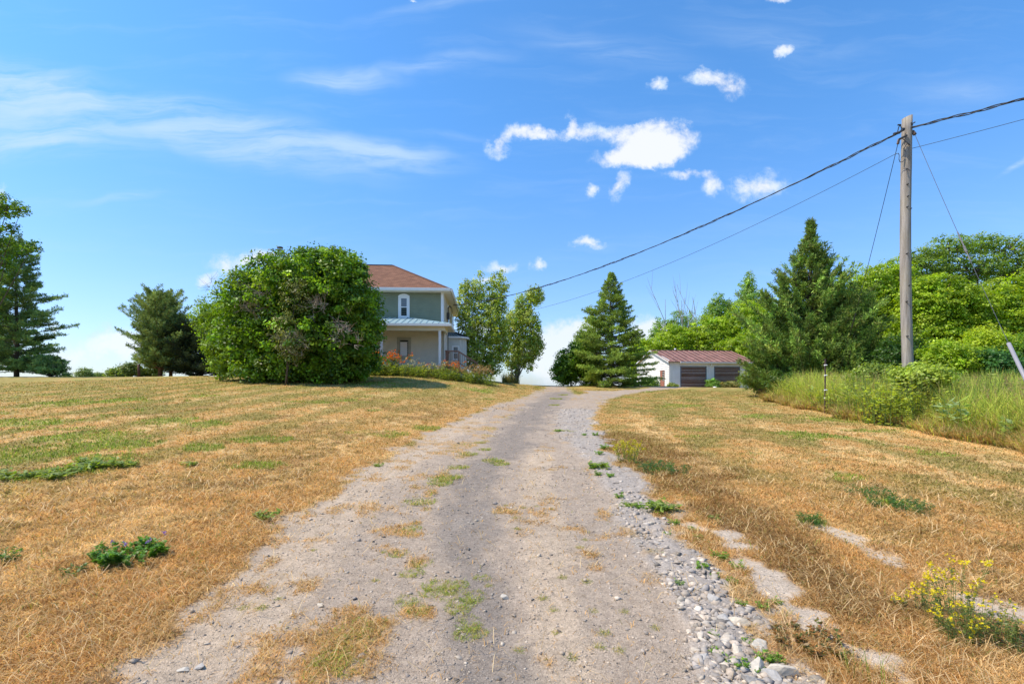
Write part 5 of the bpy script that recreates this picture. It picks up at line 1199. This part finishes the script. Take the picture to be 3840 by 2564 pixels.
# distant tree mass far right closes the gaps
broadleaf('box_elder_tree', 'green tree further back filling the gap between cedar and thicket', 'tree', ((3350 - CX) / F * 40, 40), [EL(3200, 1200, 160, 150, 40, 3), EL(3420, 1150, 160, 160, 40, 3), EL(3600, 1180, 170, 190, 41, 3), EL(3820, 1200, 170, 200, 41, 3)], MAPLE, nclump=1200, nleaf=24, leaf=.2, cr=.6, trunk=.2, fill=.5, group='yellow green trees of the right thicket')
# shrubs by the garage, house bed
for lb, px, py, rx, ry, Y, pal in [('leafy weeds at the left corner of the garage', 2435, 1440, 38, 28, 45, [(.14, .26, .05), (.19, .31, .06)]), ('vine shrub between the two garage doors', 2672, 1438, 20, 15, 45.3, [(.14, .28, .04), (.20, .33, .06)]), ('low weeds below the second garage door', 2735, 1443, 32, 12, 45, [(.24, .28, .07), (.30, .26, .10)]), ('small weed tuft at the near garage corner', 2522, 1449, 16, 9, 45, [(.24, .3, .07)]),
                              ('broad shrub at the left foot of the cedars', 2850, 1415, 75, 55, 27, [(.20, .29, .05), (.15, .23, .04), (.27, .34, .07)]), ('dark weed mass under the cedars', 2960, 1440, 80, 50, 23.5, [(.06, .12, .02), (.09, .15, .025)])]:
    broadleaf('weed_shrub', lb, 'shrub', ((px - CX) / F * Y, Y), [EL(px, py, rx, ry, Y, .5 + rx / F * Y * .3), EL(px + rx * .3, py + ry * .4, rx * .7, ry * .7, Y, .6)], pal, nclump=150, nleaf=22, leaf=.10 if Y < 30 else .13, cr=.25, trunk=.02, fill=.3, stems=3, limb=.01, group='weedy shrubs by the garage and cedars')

# ------------------------------------------------------------------ flower bed in front of the house
def plant(name, label, cat, pos, H, nst, nlf, pal, fl=None, flc=None, fls=.06, spread=.35, lsz=.12, group=None, aspect=.35, up=.2, arch=.5, nfl=6, stemw=.006, fl_only_top=True):
    """a weed or garden plant: stems with leaves and flowers, one root thing"""
    z = gz1(*pos); root = empty(name, (pos[0], pos[1], z - .01)); tag(root, label, cat, group)
    SP = []; mb = MB(); Lc, Ln, Ls = [], [], []; FC = []
    for s_ in range(nst):
        a_ = random.uniform(0, 6.28); rr0 = random.random() ** .6 * spread; hh = H * random.uniform(.6, 1.1)
        p0 = Vector((math.cos(a_) * rr0 * .8, math.sin(a_) * rr0 * .8, 0)); d = Vector((math.cos(a_), math.sin(a_), 0)) * random.uniform(0, arch) * hh * .6
        pts = [p0, p0 + d * .3 + Vector((0, 0, hh * .5)), p0 + d + Vector((0, 0, hh))]
        mb.tube(pts, [stemw, stemw * .8, stemw * .5], 4, cap=False)
        for k_ in range(max(1, nlf // nst)):
            u = random.random() ** .8; q = pts[0].lerp(pts[1], u * 2) if u < .5 else pts[1].lerp(pts[2], u * 2 - 1)
            o_ = Vector((random.gauss(0, 1), random.gauss(0, 1), random.uniform(-.1, .4))).normalized() * lsz * .5
            Lc.append(q + o_); Ln.append(Vector((-o_.x, -o_.y, .8 * lsz)).normalized() + Vector((random.gauss(0, .25), random.gauss(0, .25), up))); Ls.append(lsz * random.uniform(.6, 1.3))
        if fl:
            for k_ in range(nfl): FC.append(pts[2] + Vector((random.gauss(0, 1), random.gauss(0, 1), random.gauss(0, .8))) * fls * .9)
    v, f, c = leaf_quads(np.array(Lc), nrm(np.array(Ln)), np.array(Ls), pick(pal, len(Lc), .15), aspect)
    link('foliage', np_mesh('foliage', v, f, c), LEAF, root)
    mb.build('stem', plain_stem, root)
    if FC:
        n_ = len(FC) * 5; C = np.repeat(np.array(FC), 5, axis=0) + RNG.normal(size=(n_, 3)) * fls * .25
        v, f, c = leaf_quads(C, nrm(RNG.normal(size=(n_, 3)) + [0, 0, .6]), np.full(n_, fls), pick(flc, n_, .12), .5)
        link('flower', np_mesh('flower', v, f, c), LEAF, root)
    return root
plain_stem = plain('stem_green', (.10, .15, .03), .8, .2)
DAY = [(.62, .16, .03), (.70, .22, .05)]
protoA = plant('daylily', 'orange daylily clump in the bed before the porch', 'flower', (0, 26), 1.15, 9, 70, [(.10, .18, .025), (.14, .22, .04)], True, DAY, .085, .4, .3, 'orange daylilies in the bed before the porch', .14, nfl=4)
protoB = plant('garden_plant', 'leafy yellow green plant in the house flower bed', 'plant', (0, 27), .75, 14, 190, [(.25, .32, .05), (.18, .26, .04), (.30, .34, .08)], None, None, .1, .45, .14, 'leafy plants along the front of the flower bed', .4)
protoC = plant('blush_flower', 'faded pinkish orange flowering clump at the right end of the bed', 'flower', (0, 28), .95, 16, 90, [(.16, .16, .05), (.11, .15, .03)], True, [(.46, .27, .14), (.50, .36, .24), (.32, .24, .12)], .06, .45, .14, 'faded flowering clumps at the right end of the bed', .3, nfl=6)
protoD = plant('white_flower', 'white flowering stem clump in the house flower bed', 'flower', (0, 29), .95, 8, 70, [(.12, .17, .04)], True, [(.62, .56, .46)], .07, .35, .12, 'white flowering stems in the flower bed', .3, nfl=3)
def put(proto, pos, first, sc=1.0, label=None):
    o = proto if first else copy_tree(proto)
    o.location = (pos[0], pos[1], gz1(*pos) - .02); o.rotation_euler = (0, 0, random.uniform(0, 6.28)); s_ = sc * random.uniform(.85, 1.15); o.scale = (s_, s_, s_)
    if label: o['label'] = label
    return o
def bedpt(px, Y): return ((px - CX) / F * Y, Y)
for i, px in enumerate([1352, 1378, 1400, 1422, 1442, 1462, 1483, 1500, 1700, 1714, 1590]): put(protoA, bedpt(px, 29.3 + random.uniform(-.3, .4)), i == 0, (1.15 if px < 1550 else .95) * (.75 if px == 1590 else 1))
for i, px in enumerate(range(1330, 1840, 13)): put(protoB, bedpt(px + random.uniform(-6, 6), 28.6 + random.uniform(-.25, .5) + (i % 2) * .5), i == 0, 1.0 if px < 1700 else .9)
for i, px in enumerate([1662, 1690, 1712, 1735, 1758, 1782, 1806, 1822, 1745, 1795]): put(protoC, bedpt(px, 29.4 + random.uniform(-.4, .6)), i == 0, .95)
for i, px in enumerate([1548, 1570, 1600, 1622, 1643]): put(protoD, bedpt(px, 29.3), i == 0, .95)
# straw tuft at the crest, orange lilies by the garage
def tuft(name, label, pos, n, h, w, sp, pal, group=None, cat='grass tuft', lean0=.1, lean1=.8):
    a_ = RNG.uniform(0, 6.28, n); r_ = RNG.random(n) ** .5 * sp; x = pos[0] + np.cos(a_) * r_; y = pos[1] + np.sin(a_) * r_; z = gz(x, y) - .01
    v, f, c = blades(x, y, z, h * RNG.uniform(.5, 1.15, n), np.full(n, w), RNG.uniform(lean0, lean1, n), pick(pal, n, .18), .8)
    O = np.array([pos[0], pos[1], gz1(*pos)]); o = link(name, np_mesh(name, v - O, f, c), BLADE); o.location = O; tag(o, label, cat, group); return o
tuft('ornamental_grass', 'straw coloured grass tuft on the crest right of the poplars', at(1915, 1424), 500, 1.0, .03, .75, [(.30, .27, .10), (.20, .22, .06)])
put(protoA, bedpt(2800, 36), False, .9, 'orange lily clump at the left foot of the cedars')['group'] = 'lilies by the cedars'

# ------------------------------------------------------------------ tall grass and weeds on the right
n = 260000
y = 1 + 33 * RNG.random(n) ** 1.0; wx = np.interp(y, [p[1] for p in WEEDB][::-1], [p[0] for p in WEEDB][::-1])
dx = RNG.random(n) ** 1.7 * 16
edge = (fbm(y * .8, y * 0 + 3, 61, 3) - .5) * 1.2
x = wx + dx + edge - .1
ok = (np.abs(x / y) < 1.35) & (y > 4)
x, y, dx = x[ok], y[ok], dx[ok]; n = len(x); z = gz(x, y) - .02
cl = fbm(x * 1.1, y * 1.1, 63, 4); cl2 = fbm(x * .5, y * .5, 65, 3)
hmax = .45 + 1.0 * sstep(dx, .0, .9)
h = hmax * RNG.uniform(.5, 1.12, n) * (.75 + .5 * cl)
rr_d = np.hypot(x, y); w = np.maximum(.008, rr_d * .00105) * RNG.uniform(.6, 1.5, n)
YG = [(.58, .62, .10), (.70, .70, .15), (.42, .54, .08)]; TANW = [(.55, .40, .18), (.45, .30, .11)]; DG = [(.15, .25, .05), (.20, .29, .06)]
col = pick(YG, n, .16)
dgm = cl2 + RNG.normal(0, .08, n) > .64; col[dgm] = pick(DG, dgm.sum(), .2)
tm = (RNG.random(n) < .14 + .6 * (1 - sstep(dx, .0, .8))); col[tm] = pick(TANW, tm.sum(), .15)
lean = RNG.uniform(.05, .55, n) + (1 - sstep(dx, 0, 1.2)) * RNG.uniform(0, .8, n)
v, f, cc_ = blades(x, y, z, h, w, lean, col, 1.1)
tag(link('tall_grass', np_mesh('tall_grass', v, f, cc_), BLADE), kind='stuff', label='tall yellow green meadow grass along the right edge', cat='grass')
# seed heads
n = 5200; y = RNG.uniform(7, 30, n); x = np.interp(y, [p[1] for p in WEEDB][::-1], [p[0] for p in WEEDB][::-1]) + RNG.uniform(.5, 14, n); ok = x / y < 1.3; x, y = x[ok], y[ok]; n = len(x)
z = gz(x, y) + RNG.uniform(.9, 1.35, n)
k_ = 6; C = np.repeat(np.stack([x, y, z], 1), k_, axis=0); C[:, 2] += np.tile(np.linspace(-.09, .09, k_), n); C += RNG.normal(size=C.shape) * .012
v, f, c = leaf_quads(C, nrm(RNG.normal(size=C.shape)), np.full(len(C), .05), np.repeat(pick([(.36, .24, .12), (.42, .33, .17), (.28, .18, .10)], n, .15), k_, axis=0), .35)
tag(link('seed_heads', np_mesh('seed_heads', v, f, c), BLADE), kind='stuff', label='brown seed heads above the tall grass', cat='grass')
# broad leaf weeds in the tall grass
protoM = plant('milkweed', 'milkweed with big pale grey green leaves in the tall grass', 'weed', (0, 20), 1.25, 1, 20, [(.36, .46, .22), (.28, .38, .15)], None, None, .1, .05, .26, 'milkweeds in the tall grass', .42, up=.1, stemw=.012)
for i, (px, Y) in enumerate([(3395, 11.3), (3505, 10.9), (3150, 15), (3040, 19), (3760, 9.9), (3560, 14)]):
    X = (px - CX) / F * Y; Y = max(Y, 0); X = max(X, float(np.interp(Y, [q[1] for q in WEEDB][::-1], [q[0] for q in WEEDB][::-1])) + .35); o = put(protoM, (X, Y), i == 0, .95 if i != 4 else .6)
    o['label'] = ['tall milkweed with pale leaves below the utility pole', 'milkweed with pale leaves right of the pole foot', 'milkweed just right of the steel fence post', 'milkweed left of the steel fence post', 'small milkweed nearest the right edge of the photo', 'milkweed deeper in the tall grass'][i]
protoW = plant('leafy_weed', 'leafy green weed at the lawn edge of the tall grass', 'weed', (0, 21), .8, 12, 260, [(.28, .38, .05), (.35, .44, .07), (.44, .48, .10)], None, None, .1, .42, .09, 'leafy weeds mixed into the tall grass', .45)
protoY = plant('goldenrod', 'spindly yellowing weed stems in the tall grass', 'weed', (0, 22), 1.35, 12, 150, [(.38, .40, .08), (.46, .42, .10)], None, None, .1, .3, .07, 'tall yellowing weed stems before the pole', .35, arch=.25)
j = 0
for i in range(6):
    X, Y = 11.5 + random.uniform(-1.2, 1.4), 13.1 + random.uniform(-.5, .6); put(protoW, (X, Y), j == 0, random.uniform(1.5, 2.0)); j += 1
for i in range(110):
    Y = random.uniform(11, 27); wxx = float(np.interp(Y, [p[1] for p in WEEDB][::-1], [p[0] for p in WEEDB][::-1])); X = wxx + random.random() ** 1.4 * 3.5 + .3
    if X / Y > 1.1: continue
    put(protoW, (X, Y), j == 0, random.uniform(.8, 1.5)); j += 1
for i in range(26):
    Y = random.uniform(12.5, 16); X = max((random.uniform(3200, 3560) - CX) / F * Y, float(np.interp(Y, [q[1] for q in WEEDB][::-1], [q[0] for q in WEEDB][::-1])) + random.uniform(.4, 1.4)); put(protoY, (X, Y), i == 0, random.uniform(.8, 1.1))

# ------------------------------------------------------------------ weeds on the drive and lawn
TG = [(.24, .34, .045), (.30, .38, .06), (.17, .27, .03)]; TY = [(.40, .39, .08), (.50, .40, .15), (.27, .31, .05), (.55, .40, .18)]; TD = [(.045, .085, .018), (.07, .12, .02)]
protos = {}
def wt_(kind, i):
    return
GT = {}
def green_tuft(kind, lab, group, pal, n, h, w, sp, lean=(.2, 1.2)):
    O = (0.0, 3.0); return tuft('grass_tuft', lab, O, n, h, w, sp, pal, group, 'weed tuft', *lean)
pT0 = None
def lay(proto, pts, label=None):
    for i, (px, py, s_) in enumerate(pts):
        o = proto if i == 0 else copy_tree(proto); gx_, gy_ = G(px, py); o.location = (gx_, gy_, gz1(gx_, gy_) - .003); o.rotation_euler = (0, 0, random.uniform(0, 6.28)); k9 = .72 if proto is not pT0 and o.name.startswith('clover') else 1.0; o.scale = (s_ * k9, s_ * k9, s_ * k9)
pT1 = green_tuft('a', 'flat tuft of green and straw grass on the middle of the drive', 'green grass tufts on the middle of the drive', TY + TG, 230, .06, .004, .10, (.7, 1.5))
lay(pT1, [(1045, 1345, 1.0), (1000, 1345, 1.1), (1085, 1372, 1.0), (1050, 1400, .9), (1075, 1430, .95), (1070, 1455, .85), (935, 1380, .9), (960, 1400, .9), (1105, 1328, .7), (805, 1455, .9), (775, 1505, 1.0), (760, 1525, 1.1), (800, 1535, .9), (945, 1312, 1.0), (915, 1270, .9), (970, 1290, .9), (945, 1210, 1.0), (1020, 1370, .9), (1060, 1385, 1.0), (985, 1360, .8), (1040, 1355, .9), (1090, 1450, .8)])
pT2 = green_tuft('b', 'green grass clump along the faint median line of the drive', 'green grass clumps further up the drive', TY + TG, 300, .08, .008, .2, (.6, 1.45))
lay(pT2, [(1012, 1100, 1.0), (1030, 1096, 1.0), (1008, 1110, .9), (1130, 1056, 1.0), (1145, 1062, .9), (965, 1148, 1.0), (1050, 1072, .9), (1075, 1040, .9), (1110, 1030, .7), (1290, 905, 1.5), (1275, 915, 1.6), (1270, 928, 1.2), (1310, 990, .7), (1285, 988, 1.0), (1100, 1015, .7), (985, 983, 1.4), (1310, 895, 1.5), (1325, 900, 1.5)])
pT3 = green_tuft('c', 'small green weed poking through the wheel track gravel', 'tiny weeds in the wheel tracks', TG + TY, 90, .045, .004, .035, (.5, 1.4))
lay(pT3, [(1185, 1215, 1), (1290, 1325, .9), (1345, 1335, 1), (1245, 1375, 1), (1385, 1450, 1), (1270, 1400, .9), (1375, 1480, .9), (1180, 1190, .9), (1265, 1165, 1), (1200, 1165, 1), (1160, 1160, .9), (1340, 1238, .9), (1420, 1490, .9), (1275, 1450, .8), (1310, 1505, .9), (1120, 1345, .8), (1230, 1160, .8), (1500, 1440, .8), (600, 1400, 1), (560, 1395, 1), (640, 1375, .8), (720, 1260, .8), (1330, 1255, 1), (1430, 1400, .9), (1360, 1400, .8), (1190, 1490, .8), (350, 1450, 1.2), (860, 1330, .8), (880, 1265, .8)])
pT4 = plant('clover_weed', 'bright green low weed growing between the coarse stones', 'weed', (0, 3.0), .075, 16, 210, [(.17, .31, .03), (.22, .37, .04), (.13, .24, .02)], None, None, .1, .07, .028, 'bright weeds in the coarse stone band', .5, arch=1.2, stemw=.002)
lay(pT4, [(1650, 1285, 1.25), (1610, 1310, 1.1), (1690, 1303, 1.1), (1555, 1345, .7), (1465, 1165, 1.2), (1545, 1200, 1.1), (1590, 1215, .9), (1600, 1235, .8), (1750, 1400, .9), (1700, 1395, .7), (1690, 1530, 1.0), (1755, 1515, 1.0), (1785, 1515, .8), (1715, 1475, .6), (1640, 1460, .6), (1365, 1000, 1.6), (1385, 1030, 1.8), (1375, 1045, 1.6), (1360, 1075, 1.9), (1280, 990, 1.4), (1400, 1095, 1.3), (1420, 1140, 1.2), (1640, 1330, .7), (1730, 1540, .9), (1645, 1500, .7), (1780, 1385, .7), (1370, 1090, 1.2), (1340, 1000, 1.2), (1530, 1225, .8), (1680, 1340, .8)])
pT5 = plant('broadleaf_weed', 'dark rosette weed lying flat in the straw lawn', 'weed', (0, 3.2), .07, 14, 120, [(.17, .25, .03), (.22, .31, .04), (.30, .36, .10)], None, None, .1, .13, .07, 'dark rosette weeds in the lawn', .45, arch=1.4, up=.6, stemw=.002)
lay(pT5, [(615, 1188, .95), (150, 1090, 1.5), (190, 1080, 1.6), (240, 1072, 1.5), (290, 1070, 1.2), (30, 1098, 1.3), (60, 1095, 1.1), (430, 1068, .9), (130, 1098, 1.3), (1520, 1165, 1.3), (1500, 1170, 1.1), (1440, 1160, .8), (1370, 1075, 1.3), (870, 1068, .6), (1640, 1190, .5), (-30, 1095, 1.5), (210, 1062, 1.4)])
for o in bpy.data.objects:
    if o.name.startswith('broadleaf_weed') and abs(o.location.x - G(615, 1188)[0]) < .02 and abs(o.location.y - G(615, 1188)[1]) < .02:
        o['label'] = 'lone dark rosette weed in the straw left of the drive'; o['group'] = 'lone weeds'
plant('purple_flower', 'bright green vetch patch with tiny purple flowers at the lower left', 'weed', G(300, 1280), .12, 60, 2600, [(.12, .27, .025), (.17, .34, .04), (.09, .2, .02)], True, [(.25, .14, .55)], .014, .30, .036, None, .5, arch=1.0, nfl=0, stemw=.002)
plant('vetch_weed', 'green vetch sprig cut by the left edge of the photo', 'weed', G(14, 1295), .12, 16, 240, [(.10, .20, .03), (.13, .24, .03)], None, None, .1, .14, .034, None, .5, arch=1.0, stemw=.002)
plant('vetch_weed', 'small vetch sprig left of the purple flowered patch', 'weed', G(172, 1316), .08, 12, 120, [(.10, .18, .03)], None, None, .1, .10, .028, None, .5, arch=1.0, stemw=.002)
for px, py, lb in ((375, 1245, 'purple vetch flower at the right end of the green patch'), (258, 1272, 'purple vetch flower left on the green patch'), (288, 1275, 'purple vetch flower in the middle of the green patch'), (340, 1268, 'purple vetch flower near the right of the green patch')):
    gx_, gy_ = G(px, py); C = np.tile([[0, 0, .0]], (10, 1)) + RNG.normal(size=(10, 3)) * .010
    v, f, c = leaf_quads(C, nrm(RNG.normal(size=C.shape)), np.full(10, .022), pick([(.22, .12, .50), (.32, .2, .6)], 10, .1)); o = link('vetch_flower', np_mesh('vetch_flower', v, f, c), LEAF); o.location = (gx_, gy_, gz1(gx_, gy_) + .1); tag(o, lb, 'flower', 'purple vetch flowers')
plant('yellow_weed', 'lime yellow bedstraw clump at the edge of the coarse stones', 'weed', G(1440, 1058), .34, 30, 330, [(.34, .36, .03), (.42, .38, .03), (.22, .28, .03)], True, [(.50, .42, .03)], .03, .22, .05, None, .3, arch=1.0, nfl=4, stemw=.003)
plant('green_weed', 'bluish green low clump right of the yellow clump', 'weed', G(1520, 1078), .16, 60, 800, [(.05, .13, .03), (.07, .16, .03)], None, None, .1, .5, .05, None, .3, arch=.8, stemw=.002)
plant('green_weed', 'small round green clump alone in the right lawn', 'weed', G(1860, 1198), .12, 30, 360, [(.07, .16, .03), (.09, .18, .03)], None, None, .1, .15, .035, None, .3, arch=.8, stemw=.002)
plant('green_weed', 'long green clover patch across the right lawn', 'weed', G(2065, 1165), .13, 60, 800, [(.06, .14, .03), (.08, .17, .03)], None, None, .1, .34, .045, None, .3, arch=.8, stemw=.002)
plant('green_weed', 'thin green patch up and left of the long clover patch', 'weed', G(2000, 1135), .12, 40, 460, [(.07, .15, .03), (.08, .17, .03)], None, None, .1, .34, .045, None, .3, arch=.8, stemw=.002)
YF = [(.80, .66, .02), (.72, .60, .02)]
YWL = [('tallest yellow flowered weed at the lower right', 2190, 1410, .36, .11, 3), ('short yellow flowered weed left of the tallest one', 2115, 1405, .24, .06, 3), ('bushy green weed with scattered yellow flowers near the bottom right corner', 2235, 1462, .24, .20, 1), ('low yellow dotted weed between the taller yellow ones', 2190, 1470, .16, .12, 1), ('tiny yellow flower sprig furthest left of the yellow weeds', 2065, 1395, .12, .02, 2), ('sparse green weed at the right edge under the yellow flowers', 2310, 1490, .20, .18, 0)]
for lb, px, py, H_, sp_, nf in YWL:
    plant('yellow_flower_weed', lb, 'weed', G(px, py), H_, max(4, int(sp_ * 150)), int(sp_ * 3600) + 30, [(.16, .20, .045), (.11, .16, .035), (.20, .22, .06)], nf > 0, YF, .016, sp_, .022, 'yellow flowered weeds at the lower right', .45, arch=.5, nfl=nf * 2, stemw=.002)
plant('rusty_weed', 'rust and green weed mat beside the coarse stones at the bottom', 'weed', G(1860, 1485), .07, 50, 900, [(.30, .12, .03), (.10, .13, .03), (.36, .18, .05), (.07, .10, .02)], None, None, .1, .22, .03, None, .5, arch=1.2, stemw=.002)
# loose straw tall stems, lower right
tuft('grass_tuft', 'thin green grass stems at the bottom right edge', G(1985, 1560), 26, .22, .003, .12, TG, None, 'grass tuft', .1, .6)
tuft('grass_tuft', 'upright pale green blade cluster in the lower left lawn', G(150, 1345), 8, .16, .004, .02, TY, None, 'grass tuft', .0, .4)
tuft('grass_tuft', 'upright green blade cluster at the left lawn below the vetch', G(75, 1400), 8, .17, .004, .02, TY, None, 'grass tuft', .0, .4)

# labels: copies that share one are told apart by how near they stand
def _ord(k):
    w = ['nearest', 'second nearest', 'third nearest', 'fourth nearest', 'fifth nearest', 'sixth nearest', 'seventh nearest', 'eighth nearest', 'ninth nearest', 'tenth nearest']
    if k < 10: return w[k]
    n_ = k + 1; return '%d%s nearest' % (n_, 'th' if 10 < n_ % 100 < 14 else {1: 'st', 2: 'nd', 3: 'rd'}.get(n_ % 10, 'th'))
_by = {}
for o in COL.objects:
    if o.parent is None and 'label' in o and 'group' in o: _by.setdefault(o['label'], []).append(o)
for lb_, obs in _by.items():
    if len(obs) > 1:
        for k_, o in enumerate(sorted(obs, key=lambda q: q.location.x ** 2 + q.location.y ** 2)): o['label'] = lb_ + ', ' + _ord(k_)
